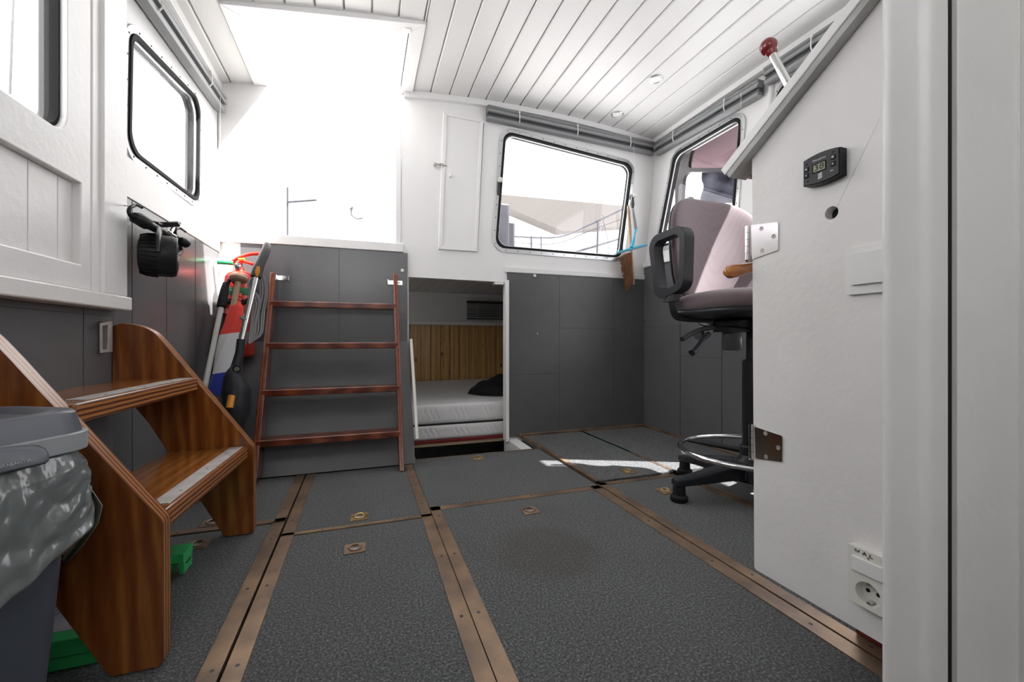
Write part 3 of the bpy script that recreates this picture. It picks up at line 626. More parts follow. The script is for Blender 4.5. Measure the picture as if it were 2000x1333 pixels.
obj('side_board', side(.985, 1.020, -.028), ['stair', 'edgeY'], st, bev=.008, seg=3)
def stread(xb, xf, zt):
    bm = nb(); t = .040; d = -.024
    P = [(xb, zt-t), (xf, zt-t), (xf, zt), (xb, zt)]
    A = [bm.verts.new((max(x+d, XL+.014), 1.020, z)) for x, z in P]; B = [bm.verts.new((x, 1.562, z)) for x, z in P]
    fs = [bm.faces.new(A[::-1]), bm.faces.new(B)]
    for k in range(4):
        f = bm.faces.new((A[k], A[(k+1) % 4], B[(k+1) % 4], B[k])); f.material_index = 1 if k == 1 else 0
    o = obj('tread', bm, ['tread', 'edgeZ'], st, bev=.006, seg=3)
    bm = nb(); n = 18; w = .036; xo = xf-.012
    P0 = [(xo+d*.85, 1.075), (xo, 1.555), (xo-w, 1.555)]+[(xo-w+d*.85+.0*k, 1.075) for k in (0,)]
    zig = [(xo+d*.85-w+w*k/16, 1.075-(.004 if k % 2 else 0)) for k in range(1, 16)]
    plate(bm, P0+zig, [], 0, .0022, mZ(zt)); 
    for yy in (1.15, 1.32, 1.48): lathe(bm, (xo-w/2-.01, yy, zt+.002), (0, 0, 1), [(.0035, 0), (.002, .0008), (0, .0004)], 8, 1)
    obj('metal_nosing', bm, ['alu_worn', 'darkgrey'], o, bev=.0005, smooth=False)
stread(XL+.016, -.485, .508); stread(-.565, -.350, .285)
br = thing('wall_bracket', 'worn metal loop bracket on the wall behind the curved stair side', 'bracket', (XL+.012, 1.53, .58))
bm = nb(); w = .004
P = [tuple(onX(px, py, XL+.03).yz) for px, py in ((197, 632), (215, 628), (215, 688), (197, 690))]
plate(bm, P, [inset(P, .0085)], 0, .004, mX(XL+.026)); obj('bracket_frame', bm, 'alu_worn', br, bev=.0008)
bm = nb(); box(bm, XL+.0125, XL+.0265, P[1][0]-.006, P[1][0]+.02, P[2][1], P[1][1]); obj('bracket_base', bm, 'alu_worn', br)

# ================================================================== green case under the stair
gc = thing('green_case', 'flat green plastic case with a printed white top, lying under the stair', 'case', (-.57, 1.18, 0))
X0, X1, Y0, Y1 = -.672, -.470, 1.028, 1.40
bm = nb(); box(bm, X0+.006, X1-.008, Y0+.008, Y1-.008, .003, .030); obj('case_base', bm, 'green', gc, bev=.002)
bm = nb(); box(bm, X0, X1, Y0, Y1, .032, .064); obj('case_lid', bm, 'green', gc, bev=.0015)
bm = nb(); box(bm, X0+.02, X1-.045, Y0+.032, Y1-.03, .064, .0650)
for k in range(5): tube(bm, [(X0+.03+.02*k, Y0+.07+.01*k, .0652), (X0+.06+.02*k, Y0+.13, .0652), (X0+.10+.012*k, Y0+.16+.02*k, .0652)], .0008, 4, mi=1)
obj('printed_top', bm, ['paper', 'print_k'], gc, smooth=False)
bm = nb(); box(bm, X1-.002, X1+.026, 1.325, 1.392, .046, .068); box(bm, X1+.016, X1+.026, 1.33, 1.387, .014, .047); box(bm, X1+.026, X1+.0272, 1.342, 1.375, .034, .039, 1); obj('latch', bm, ['green', 'black'], gc, bev=.0015)

# ================================================================== waste bin with bag
U = Vector((.47, .883, 0)); V = Vector((-.883, .47, 0)); C0 = Vector((-.407, .868, 0)); ZT = .519
wb = thing('waste_bin', 'grey waste bin with flat lid and a grey bag folded over its rim', 'waste bin', tuple(C0+V*.09-U*.13))
def brect(z, o, r, lu=.30, lv=.185, n=8, s=0):
    c = [(-lu-o+s, -o+s), (o-s, -o+s), (o-s, lv+o-s), (-lu-o+s, lv+o-s)]
    return [C0+U*a+V*b+Vector((0, 0, z)) for a, b in rpoly(c, r, n)]
def loft(bm, loops, mi=0, cap0=True, cap1=True):
    R = [[bm.verts.new(p) for p in l] for l in loops]
    for a, b in zip(R, R[1:]):
        for j in range(len(a)): bm.faces.new((a[j], a[(j+1) % len(a)], b[(j+1) % len(a)], b[j])).material_index = mi
    if cap0: bm.faces.new(R[0][::-1]).material_index = mi
    if cap1: bm.faces.new(R[-1]).material_index = mi
    return bm
bm = nb(); loft(bm, [brect(.003, -.035, .04), brect(.20, -.022, .04), brect(ZT-.06, -.006, .045)]); obj('bin_body', bm, 'binbody', wb)
bm = nb(); loft(bm, [brect(ZT-.062, .004, .048), brect(ZT-.062, .007, .05), brect(ZT-.034, .007, .05), brect(ZT-.034, .003, .048)]); obj('bin_rim', bm, 'binrim', wb, bev=.0015)
bm = nb(); loft(bm, [brect(ZT-.036, -.001, .046), brect(ZT-.036, .002, .048), brect(ZT-.004, -.004, .046), brect(ZT, -.008, .045), brect(ZT, -.026, .035), brect(ZT-.008, -.036, .03)]); obj('bin_lid', bm, 'binlid', wb, bev=.001)
# grip lip on the camera side of the lid
bm = nb(); NN = Vector((.883, -.47, 0)); pts0 = []; 
for k in range(13):
    s = k/12; a = -.285+.215*s; h = .020*math.sin(PI*min(1, s*1.0))**.5+.002
    base = C0+U*a+NN*.004
    pts0.append((base+Vector((0, 0, ZT-.044+h)), base+NN*(.006)+Vector((0, 0, ZT-.046+h*.4)), base+NN*.016+Vector((0, 0, ZT-.068)), base+NN*.012+Vector((0, 0, ZT-.071))))
R = [[bm.verts.new(p) for p in q] for q in pts0]
for a, b in zip(R, R[1:]):
    for j in range(3): bm.faces.new((a[j], a[j+1], b[j+1], b[j]))
    bm.faces.new((a[3], a[0], b[0], b[3]))
bm.faces.new(R[0]); bm.faces.new(R[-1][::-1]); obj('lid_grip', bm, 'binlid', wb, sub=1)
up = (Vector((0, 0, 1))*.9+NN*(-.45)).normalized()
tc_ = C0-U*.112+NN*.0180+Vector((0, 0, ZT-.0575))
obj('embossed_text', text_bm('BRABANTIA', .0064, lambda u, v, w: tc_+U*u+up*v+NN*(w-.0005), .0012), 'binrim', wb, smooth=False)
# bag: crumpled film around the rim
bm = nb(); base = brect(0, .004, .052, n=10); per = len(base); NU = 420; NV = 90
cum = [0]
for k in range(per): cum.append(cum[-1]+(base[(k+1) % per]-base[k]).length)
Lp = cum[-1]
def bp(s):
    s %= Lp
    for k in range(per):
        if cum[k+1] >= s: return base[k].lerp(base[(k+1) % per], (s-cum[k])/max(1e-9, cum[k+1]-cum[k]))
cen = C0+V*.09-U*.15
RNG = random.Random(3); CR = [(Vector((RNG.uniform(-1, 1), RNG.uniform(-1, 1), 0)).normalized(), RNG.uniform(.7, 1.6), RNG.random()) for _ in range(7)]
def tri(x): return abs((x % 1)*2-1)
def crumple(p, f):
    w = Vector((noise.noise(p*f*.35), noise.noise(p*f*.35+Vector((9, 2, 1))), 0))*.9
    return sum(tri((p*f+w*1.2).dot(d)*q+ph)*(1/q) for d, q, ph in CR)/4.5
def ridge(p): return (1-min(1, abs(noise.noise(p))*2.2))**1.6
grid = []
cornerS = None
for i in range(NU):
    s = Lp*i/NU; p = bp(s); d = bp(s+.004)-bp(s-.004); nr = Vector((d.y, -d.x, 0)).normalized()
    if nr.dot(p-cen) < 0: nr = -nr
    cd_ = math.exp(-((p-(C0+Vector((.02, -.02, 0)))).length/.07)**2)
    low = .125+.10*max(0, min(1, (-(p-C0).dot(U))/.16))+.012*noise.noise(Vector((s*30, 0, 0)))
    col = []
    for j in range(NV+1):
        v = j/NV; z = ZT-.058-low*v
        q = Vector((s*9, v*2.2, 0)); dis = (.013*crumple(Vector((s, v*.13+s*.25, 0)), 11)+.008*crumple(Vector((s+.3, v*.16, 0)), 24)-.0135)*min(1, v*3)
        dis += .003*noise.noise(Vector((s*12, v*1.5, 2)))
        flare = .001+.006*v**1.5+cd_*.010*max(0, v-.55)**1.0*2
        tuck = -.010*max(0, (v-.93)/.07)
        col.append(p+nr*(flare+dis*1.05+tuck-.012*(1-min(1, v*5)))+Vector((0, 0, z+cd_*.0)))
    grid.append(col)
VV = [[bm.verts.new(p) for p in c] for c in grid]
for i in range(NU):
    for j in range(NV): bm.faces.new((VV[i][j], VV[(i+1) % NU][j], VV[(i+1) % NU][j+1], VV[i][j+1]))
bo = obj('bin_bag', bm, 'bag', wb); bo.modifiers.new('so', 'SOLIDIFY').thickness = .0012
# loose bag flap sticking out at the corner
bm = nb()
def dp(px, py, d): return O+ray(px, py)*d
F = [[dp(150, 945, .715), dp(166, 948, .730), dp(175, 953, .742), dp(181, 958, .735)],
     [dp(150, 985, .715), dp(172, 984, .728), dp(190, 986, .740), dp(201, 988, .730)],
     [dp(145, 1025, .712), dp(166, 1020, .722), dp(183, 1018, .736), dp(193, 1022, .724)],
     [dp(135, 1060, .708), dp(146, 1062, .716), dp(158, 1060, .728), dp(165, 1064, .718)],
     [dp(120, 1095, .704), dp(124, 1096, .708), dp(128, 1098, .712), dp(132, 1100, .708)]]
R = [[bm.verts.new(q) for q in r] for r in F]
for a in range(4):
    for b in range(3): bm.faces.new((R[a][b], R[a][b+1], R[a+1][b+1], R[a+1][b]))
o = obj('bag_fold', bm, 'bag_in', wb); o.modifiers.new('so', 'SOLIDIFY').thickness = .0015

# ================================================================== corner things: extinguisher, mop, flag, vacuum
ex = thing('fire_extinguisher', 'red fire extinguisher on a wall bracket in the port corner', 'fire extinguisher', (-.590, 2.46, .53))
ec = Vector((-.590, 2.468, 0)); R_ = .066
bm = nb(); lathe(bm, ec+Vector((0, 0, .54)), (0, 0, 1), [(R_*.85, 0), (R_, .012), (R_, .37), (R_*.97, .395), (R_*.84, .415), (R_*.5, .428), (.022, .432), (.020, .440)], 36); obj('cylinder', bm, 'extred', ex)
bm = nb(); lathe(bm, ec+Vector((0, 0, .845)), (0, 0, 1), [(R_+.0004, 0), (R_+.0008, .001), (R_+.0008, .036), (R_+.0004, .037)], 36); bandp = obj('green_band', bm, 'greenband', ex); bandp['label'] = 'green printed band'
def exmap(a0, z0):
    return lambda u, v, w: Vector((ec.x+(R_+.0012+w)*math.sin(a0+u/R_), ec.y-(R_+.0012+w)*math.cos(a0+u/R_), z0+v))
obj('band_text', text_bm('BLUSSER', .011, exmap(-.55, .868)), 'print_w', ex, smooth=False)
obj('band_text', text_bm('6 KG', .010, exmap(-.62, .854)), 'print_w', ex, smooth=False)
bm = nb()
for k in range(9): 
    a0 = .05; b_ = text_bm('lllllllllllll', .008, exmap(a0, .79-.014*k)); me_ = bpy.data.meshes.new('x'); b_.to_mesh(me_); b_.free(); bm.from_mesh(me_); bpy.data.meshes.remove(me_)
obj('instruction_lines', bm, 'print_w', ex, smooth=False)
bm = nb(); lathe(bm, ec+Vector((0, 0, .965)), (0, 0, 1), [(.019, 0), (.019, .020), (.013, .026), (.013, .045)], 20); rod(bm, ec+Vector((0, -.01, .99)), ec+Vector((0, -.036, .99)), .013); obj('valve', bm, 'extred', ex, bev=.001)
bm = nb(); lathe(bm, ec+Vector((.002, -.036, .99)), (0, -1, 0), [(.015, 0), (.016, .004), (.012, .006), (0, .006)], 20); obj('pressure_gauge', bm, 'steel', ex)
bm = nb(); e0 = ec+Vector((-.005, 0, 1.005))
for sgn, dz in ((1, 0), (1, 1)):
    pass
tube(bm, catmull([e0+Vector((-.03, -.005, .005)), e0+Vector((0, -.01, .030)), e0+Vector((.05, -.012, .052)), e0+Vector((.095, -.012, .058))], 5), [.008]*16, 8, flat=1.2)
tube(bm, catmull([e0+Vector((-.02, -.005, -.002)), e0+Vector((.02, -.01, .012)), e0+Vector((.06, -.012, .004)), e0+Vector((.095, -.012, -.010))], 5), [.006]*16, 8, flat=1.2)
obj('lever_handle', bm, 'extred', ex)
bm = nb(); rod(bm, e0+Vector((-.02, -.012, .002)), e0+Vector((-.085, -.022, .004)), .0105, .012); obj('nozzle', bm, 'green', ex)['label'] = 'green nozzle'
bm = nb(); rod(bm, e0+Vector((.005, -.02, .020)), e0+Vector((.030, -.022, .023)), .008); obj('safety_tab', bm, 'orange', ex)
bm = nb(); 
lathe(bm, ec+Vector((0, 0, .80)), (0, 0, 1), [(R_+.002, 0), (R_+.004, .002), (R_+.004, .024), (R_+.002, .026)], 36)
box(bm, ec.x-.03, ec.x+.03, ec.y+.055, YB-.017, .60, .86); obj('wall_bracket', bm, 'black', ex)

# black clip rack in front of the extinguisher
rk = thing('tool_clip_rack', 'black plastic clip rack holding mop and flag in the port corner', 'clip rack', (-.57, 2.36, .78))
bm = nb(); 
yr = 2.375
tube(bm, [(-.655, yr, .795), (-.62, yr, .808), (-.56, yr, .800), (-.515, yr, .812), (-.49, yr, .79)], .007, 8)
for x in (-.645, -.60, -.545, -.50): tube(bm, [(x, yr, .80), (x+.012, yr-.02, .825), (x+.022, yr-.01, .80), (x+.02, yr-.02, .775)], .0045, 6)
obj('clip_bar', bm, 'black', rk)
for xa in (-.66, -.49): obj('bar_arm', box(nb(), xa, xa+.005, yr, 2.54, .78, .81), 'black', rk)

# mop pole: white tube, black joint
mp_ = thing('mop', 'white mop pole with a black joint leaning in the port corner', 'mop', (-.62, 2.0, 0))
T = onY(434, 590, 2.33); Bt = onY(401, 752, 2.19); dirm = (T-Bt).normalized(); Bb = Bt-dirm*(Bt.z-.02)/dirm.z; Bb.x = max(Bb.x, -.655)
bm = nb(); tube(bm, [Bb, Bt, T], [.011, .011, .011], 14); obj('pole', bm, 'plastic_w', mp_)
bm = nb(); tube(bm, [T-dirm*.03, T-dirm*.025, T+dirm*.06, T+dirm*.10], [.015, .020, .018, .013], 14); tube(bm, [T+dirm*.08, T+dirm*.10+Vector((.02, -.005, .02)), T+dirm*.07+Vector((.05, -.01, .02))], .010, 8); obj('joint', bm, 'black', mp_)
bm = nb(); lathe(bm, Bb, dirm, [(.02, 0), (.02, .05), (.012, .08)], 14); obj('tip', bm, 'black', mp_)
# dark pole standing behind the mop
bm = nb(); a = onY(424, 612, 2.42); b = onY(392, 740, 2.36); d_ = (a-b).normalized(); bb_ = b-d_*(b.z-.01)/d_.z; bb_.x = max(bb_.x, -.662); a.x = max(a.x, -.655); b.x = max(b.x, -.662)
tube(bm, [bb_, b, a], [.013]*3, 12); tag(obj('broom_pole', bm, 'black'), 'black pole standing behind the white mop pole', 'pole')

# rolled flag on its staff
fg = thing('rolled_flag', 'rolled red, white and blue flag on a wooden staff with round knob', 'flag', (-.56, 2.1, .02))
T = onY(466, 548, 2.30); Bt = onY(418, 788, 2.12); dirf = (T-Bt).normalized(); Bb = Bt-dirf*(Bt.z-.008)/dirf.z
Bb.x = max(Bb.x, -.655)
bm = nb(); tube(bm, [Bb, Bt, T], .0125, 14); obj('staff', bm, M['beech'], fg)
bm = nb(); lathe(bm, T-dirf*.01, dirf, [(.013, 0), (.034, .008), (.040, .018), (.036, .030), (.020, .038), (0, .040)], 24); obj('knob', bm, 'beech', fg)
bm = nb(); n = 60; A = onY(464, 572, 2.29); Z_ = onY(422, 772, 2.125); R = []
for i in range(n+1):
    s = i/n; c = A.lerp(Z_, s); c += Vector((.012*math.sin(s*PI), 0, 0)); rad = .016+.026*min(1, (s*2.2))**.8*(1-.2*max(0, s-.6)/.4)
    if s < .12: rad = .016+.004*math.sin(s*220)
    ring = []
    for j in range(40):
        a_ = 2*PI*j/40; rr = rad*(1+.10*math.sin(3*a_+s*9)+.05*math.sin(7*a_+s*17))
        ring.append(bm.verts.new(c+Vector((math.cos(a_)*rr, math.sin(a_)*rr*.7, -.35*math.cos(a_)*rr*.3))))
    R.append(ring)
for a, b in zip(R, R[1:]):
    for j in range(40): bm.faces.new((a[j], a[(j+1) % 40], b[(j+1) % 40], b[j]))
bm.faces.new(R[0]); bm.faces.new(R[-1][::-1])
obj('flag_cloth', bm, flag_mat(.568, .738, -.15), fg)

# stick vacuum
vc = thing('stick_vacuum', 'black stick vacuum cleaner with steel tube and orange accents, beside the ladder', 'vacuum cleaner', (-.50, 2.06, 0))
def vp(px, py, y): return onY(px, py, y-.07)
H0 = vp(519, 490, 2.32); H1 = vp(506, 520, 2.27); H2 = vp(500, 542, 2.25); H3 = vp(471, 668, 2.17)
bm = nb(); tube(bm, catmull([vp(522, 478, 2.36), H0, H1, H2], 6), [.014, .016, .017, .018, .018, .018, .019, .019, .020, .020, .020, .020, .021, .022, .022, .022, .022, .022, .022], 16); obj('handle', bm, 'darkgrey', vc)
bm = nb(); p = vp(503, 530, 2.235); tube(bm, [p+Vector((.004, -.002, .022)), p, p+Vector((-.004, .002, -.024))], [.006, .0095, .007], 10); obj('power_button', bm, 'orange', vc)
bm = nb(); rod(bm, H2, H3, .0125); obj('steel_tube', bm, 'steel', vc)
ax = [vp(471, 664, 2.165), vp(468, 690, 2.155), vp(462, 718, 2.145), vp(458, 738, 2.13), vp(462, 765, 2.12), vp(462, 800, 2.105), vp(456, 832, 2.09), vp(450, 865, 2.08)]
last = ax[-1]+(ax[-1]-ax[-2])*1.2; last.z = .06
bm = nb(); pts = catmull(ax, 6); rad = []
rr = [.022, .023, .030, .052, .074, .072, .058, .046]
for k in range(len(pts)):
    f = k/6; i0 = min(int(f), 7); i1 = min(i0+1, 7); rad.append(rr[i0]+(rr[i1]-rr[i0])*(f-i0))
tube(bm, pts, rad, 24, flat=.72); tube(bm, [ax[-1], Vector((ax[-1].x-.012, 1.985, .04)), ], [.046, .04], 20); obj('motor_body', bm, M['chairp'], vc)
bm = nb(); b = Vector((ax[-1].x-.012, 1.99, 0)); box(bm, b.x-.09, b.x+.045, b.y-.05, b.y+.045, .004, .055); obj('floor_head', bm, 'blackg', vc, bev=.012, seg=3)
def surf(px, py, y): return vp(px, py, y)
bm = nb(); p = vp(461, 722, 2.092); lathe(bm, p+Vector((0, .012, 0)), (.12, -1, .2), [(.016, 0), (.016, .008), (.012, .010), (.010, .006), (0, .006)], 20); obj('pivot_cap', bm, 'blackg', vc)
bm = nb(); a = vp(453, 772, 2.048); b = vp(448, 798, 2.035); tube(bm, catmull([a, a.lerp(b, .2), a.lerp(b, .5), a.lerp(b, .8), b], 3), [.006]+[.013]*11+[.006], 12); obj('release_button', bm, 'orange', vc)
# mains cord loops
bm = nb()
for k, (o1, o2) in enumerate(((0, 0), (.006, 8), (-.006, -6), (.01, 14))):
    P = [vp(495, 545, 2.255), vp(508, 538, 2.27), vp(513+o2*.2, 570, 2.28), vp(506+o2*.3, 610, 2.27), vp(503+o2*.2, 650, 2.24), vp(490, 668-o2*.5, 2.22), vp(494, 630, 2.24), vp(500+o2*.2, 590, 2.25), vp(488-o2*.1, 560, 2.25)]
    tube(bm, catmull([q+Vector((o1, o1, 0)) for q in P], 6, closed=True), .0038, 8, closed=True)
obj('mains_cord', bm, 'cord', vc)
bm = nb(); p = vp(478, 622, 2.20); rod(bm, p+Vector((.012, 0, .03)), p+Vector((0, 0, 0)), .006, .013); rod(bm, p, p+Vector((-.004, -.002, -.008)), .019, .019); rod(bm, p+Vector((-.008, 0, -.008)), p+Vector((-.01, 0, -.03)), .0025); rod(bm, p+Vector((.006, 0, -.008)), p+Vector((.004, 0, -.03)), .0025); obj('mains_plug', bm, 'cord', vc)
bm = nb(); tube(bm, catmull([p+Vector((0, 0, -.03)), p+Vector((-.02, 0, -.08)), p+Vector((-.006, .01, -.13)), p+Vector((.01, .01, -.06))], 6), .0035, 8); obj('plug_cord', bm, 'cord', vc)

# ================================================================== clip fan on the port wall
fn = thing('clip_fan', 'small black clip-on fan with two hooks hanging on the port wall', 'fan', (-.62, 1.6, .9))
def fx(px, py, x=-.63): return onX(px, py, x)
fc = fx(312, 500, -.615); ax_ = Vector((.95, .30, -.02)).normalized()
bm = nb(); rr = .066
prof = [(rr*.60, -.052), (rr*.86, -.047), (rr*.97, -.030), (rr, 0), (rr, .030), (rr*.92, .044), (rr*.88, .045), (rr*.86, .036)]
lathe(bm, fc-ax_*0, ax_, prof, 40); obj('fan_housing', bm, 'black', fn)
u, v = frame_of(ax_); bm = nb()
for k in range(36):
    a = 2*PI*k/36; d = u*math.cos(a)+v*math.sin(a); tube(bm, [fc+d*rr*.25+ax_*.043, fc+(u*math.cos(a+.25)+v*math.sin(a+.25))*rr*.6+ax_*.047, fc+(u*math.cos(a+.5)+v*math.sin(a+.5))*rr*.9+ax_*.042], .0012, 5)
lathe(bm, fc+ax_*.040, ax_, [(rr*.26, 0), (rr*.26, .006), (0, .008)], 20); obj('front_grille', bm, 'darkgrey', fn)
bm = nb()
for k in range(30):
    a = 2*PI*k/30; d = u*math.cos(a)+v*math.sin(a); tube(bm, [fc+d*rr*.90-ax_*.047, fc+d*(rr*1.0)-ax_*.03, fc+d*(rr*1.03)-ax_*.002], .0018, 5)
obj('side_ribs', bm, 'blackg', fn)
bm = nb(); wv = Vector((0, 0, 1))
ys = u if abs(u.z) < abs(v.z) else v
tube(bm, [fc+ys*.072+wv*-.0, fc+ys*.070+wv*.045, fc+wv*.078+ys*.03, fc+wv*.080-ys*.03, fc-ys*.070+wv*.045, fc-ys*.072], .012, 10, flat=.45); obj('yoke', bm, 'black', fn)
bm = nb(); tube(bm, [fx(262, 428), fx(300, 444), fx(330, 462), fx(352, 476)], [.012, .014, .013, .012], 12); tube(bm, [fx(300, 436), fx(322, 440), fx(345, 436)], [.014, .016, .014], 12, flat=.5); obj('clamp_body', bm, 'black', fn)
bm = nb(); c = [fx(298, 433, -.625), fx(346, 433, -.600), fx(352, 440, -.600), fx(305, 442, -.625)]
A = [bm.verts.new(p) for p in c]; B = [bm.verts.new(p+Vector((.0, 0, -.006))) for p in c]; bm.faces.new(A); bm.faces.new(B[::-1])
for k in range(4): bm.faces.new((A[k], A[(k+1) % 4], B[(k+1) % 4], B[k]))
obj('clamp_plate', bm, 'blackg', fn, bev=.0015)
bm = nb(); tube(bm, catmull([fx(277, 406, -.61), fx(266, 401), fx(255, 406), fx(252, 415), fx(258, 425), fx(272, 432), fx(285, 434)], 6), [.0035]*8+[.0055]*20+[.010]*9, 10); obj('hook', bm, 'black', fn)
bm = nb(); lathe(bm, fx(278, 432, -.62), (.3, 1, -.2), [(.012, -.03), (.018, -.018), (.019, .015), (.013, .02), (.012, .04)], 20); obj('hinge_knob', bm, 'black', fn)
bm = nb(); tube(bm, catmull([fx(362, 453, -.60), fx(352, 446), fx(343, 448), fx(342, 458), fx(349, 467), fx(352, 478), fx(353, 490), fx(346, 498), fx(338, 494)], 6), [.0035]*8+[.006]*25+[.0075]*16, 10); obj('hook', bm, 'black', fn)
bm = nb(); lathe(bm, fx(360, 474, -.61), (.3, 1, -.2), [(.011, -.02), (.016, -.012), (.016, .01), (.010, .014)], 20); obj('hinge_knob', bm, 'black', fn)
bm = nb(); rod(bm, fx(338, 446, -.62), fx(332, 456, -.60), .006); tube(bm, [fx(326, 450, -.60), fx(333, 457, -.60), fx(343, 462, -.60)], .005, 8); obj('clamp_spring', bm, 'steel', fn)
p0 = onX(231, 402, XL+.03); cordline('wall_string', [p0, onX(245, 402, XL+.045), fx(262, 405, -.622)], .0013, 'short taut string holding the clip fan hook', 'cord', 'string')
for k, (px, py) in enumerate(((347, 412), (352, 414))): pass

# ================================================================== latches on the aft window, brush and squeegee
def latch(p, label):
    t = thing('window_latch', label, 'window latch', p, 'aft window latches')
    bm = nb(); lathe(bm, Vector(p)+Vector((0, .0, 0)), (0, -1, 0), [(.008, 0), (.008, .02), (.014, .024), (.015, .042), (.010, .046), (0, .047)], 20); obj('knob', bm, 'plastic_c', t)
    bm = nb(); q = Vector(p); box(bm, q.x-.008, q.x+.006, q.y-.012, q.y-.004, q.z-.085, q.z+.01); obj('stay_bar', bm, 'darkgrey', t, bev=.002); return t
a = onY(974, 355, YB-.008); latch((a.x, YB-.008, a.z), 'round window latch on the left side of the aft window')
a = onY(1235, 384, YB-.008); latch((a.x, YB-.008, a.z), 'round window latch above the hanging hand brush')
hb = thing('hand_brush', 'wooden hand brush with brown bristles hanging from the window latch', 'brush', tuple(onY(1235, 480, 2.50)))
hA = onY(1227, 402, 2.505); hB = onY(1232, 480, 2.50); hC = onY(1237, 556, 2.49)
bm = nb(); tube(bm, catmull([hA, hA.lerp(hB, .5), hB, hB.lerp(hC, .5), hC], 5), [.009, .011, .012, .012, .012, .012, .012, .012, .011, .011, .011, .011, .011, .011, .012, .012, .012, .012, .012, .012, .010], 12, flat=.8); obj('brush_handle', bm, 'beech', hb)
bm = nb(); random.seed(8)
for k in range(420):
    s = random.random(); b0 = hB.lerp(hC, .18+.78*s)+Vector((-.008, random.uniform(-.014, .014), 0))
    L = .088*(1-.25*s)+random.uniform(-.006, .006); d = Vector((-1, random.uniform(-.15, .1), -.42-.5*s+random.uniform(-.15, .15))).normalized()
    e = b0+d*L*.55+Vector((0, 0, 0)); f = b0+d*L+Vector((.003, random.uniform(-.006, .006), -.010)); tube(bm, [b0, e, f], [.0022, .0020, .0012], 4, cap=False)
bs = obj('bristles', bm, 'bristle', hb); bs['kind'] = 'stuff'
bm = nb(); tube(bm, [hA+Vector((0, -.004, -.02)), hA+Vector((.004, -.02, .02)), hA+Vector((.012, -.026, .055)), hA+Vector((.018, -.012, .045)), hA+Vector((.008, -.006, -.0))], .0022, 6); obj('hanging_loop', bm, 'plastic_w', hb)
sq = thing('squeegee', 'light blue squeegee with grey grip hanging over the hand brush', 'squeegee', tuple(onY(1238, 470, 2.47)))
a = onY(1236, 408, 2.475); b = onY(1242, 447, 2.470); c = onY(1238, 468, 2.468); d = onY(1234, 484, 2.466)
bm = nb(); tube(bm, [a, a.lerp(b, .5), b], [.007, .010, .0115], 14); obj('grip', bm, 'cord', sq)['label'] = 'grey grip'
bm = nb(); tube(bm, catmull([b, b.lerp(c, .6), c, d], 5), [.010, .009, .008, .007, .006, .006, .006, .006, .007, .008, .009, .010, .011, .012, .014, .016], 12); obj('neck', bm, 'blue', sq)
e = onY(1205, 494, 2.475); f = onY(1263, 478, 2.455); bm = nb(); tube(bm, [e, e.lerp(f, .5), f], [.0065, .009, .0065], 10); obj('blade_holder', bm, 'blue', sq)
bm = nb(); tube(bm, [e+Vector((-.002, -.004, -.008)), f+Vector((0, -.004, -.008))], .0035, 8); obj('rubber_blade', bm, 'cord', sq)
bm = nb(); tube(bm, catmull([a, a+Vector((.008, -.006, .03)), a+Vector((-.002, -.004, .062)), a+Vector((-.008, 0, .03)), a], 5), .0016, 6); obj('hanging_loop', bm, 'black', sq)
# hooks and screws on the panels
def hookon(p, n, label, big=.006, group='small hooks on the dark panels'):
    bm = nb(); P = Vector(p); N_ = Vector(n).normalized(); rod(bm, P, P+N_*.016, .0028); rod(bm, P, P+N_*.003, big); tube(bm, [P+N_*.014, P+N_*.022+Vector((0, 0, .003)), P+N_*.024+Vector((0, 0, .010))], .0028, 8)
    return tag(obj('wall_hook', bm, 'steel'), label, 'hook', group)
y = YB-.0125
hookon((onY(1050, 652, y).x, y, onY(1050, 652, y).z), (0, -1, 0), 'small metal hook on the left side of the dark aft panel')
hookon((onY(1230, 650, y).x, y, onY(1230, 650, y).z), (0, -1, 0), 'small metal hook near the right edge of the dark aft panel')
p = onX(1262, 627, 1.892); hookon(p, (-1, 0, 0), 'small metal hook on the starboard wall beside the corner')
def roundcap(p, n, label):
    bm = nb(); lathe(bm, p, n, [(.010, 0), (.011, .003), (.008, .008), (0, .010)], 18); return tag(obj('screw_cap', bm, 'plastic_w'), label, 'screw cap', 'white screw caps')
p = onY(1044, 539, y); roundcap((p.x, y, p.z), (0, -1, 0), 'white screw cap at the top of the dark aft panel')
p = onY(786, 529, YB-.017); roundcap((p.x, YB-.0165, p.z), (0, -1, 0), 'white screw cap above the right end of the ladder')
p = onY(447, 508, YB-.017); roundcap((p.x, YB-.0165, p.z), (0, -1, 0), 'white screw cap above the fire extinguisher')
bm = nb(); p = onY(975, 553, YB-.01); box(bm, p.x-.03, p.x+.03, YB-.012, YB+.03, p.z-.010, p.z+.004); tag(obj('cupboard_catch', bm, 'plastic_w', bev=.002), 'white catch under the top edge of the berth opening', 'catch')

# ================================================================== berth
bd = thing('berth_base', 'red edged plywood berth base under the mattress', 'bed base', (.7, 3.3, -.06))
bm = nb(); box(bm, -.85, 1.92, YB+.055, 4.16, -.015, .0035); obj('red_rail', bm, 'redboard', bd, bev=.002)
bm = nb(); box(bm, -.85, 1.92, YB+.060, 4.16, -.034, -.015); obj('plywood_base', bm, 'plyedge', bd)
bm = nb(); box(bm, -.85, -.80, YB+.2, 4.1, -.72, -.034); box(bm, 1.85, 1.90, YB+.2, 4.1, -.72, -.034); obj('support', bm, 'plyedge', bd)
mt = thing('mattress', 'white quilted mattress with black piping in the aft berth', 'mattress', (.5, 3.3, .004))
def slabm(x0, x1, y0, y1, z0, z1, name, r):
    bm = nb(); box(bm, x0, x1, y0, y1, z0, z1); return bm
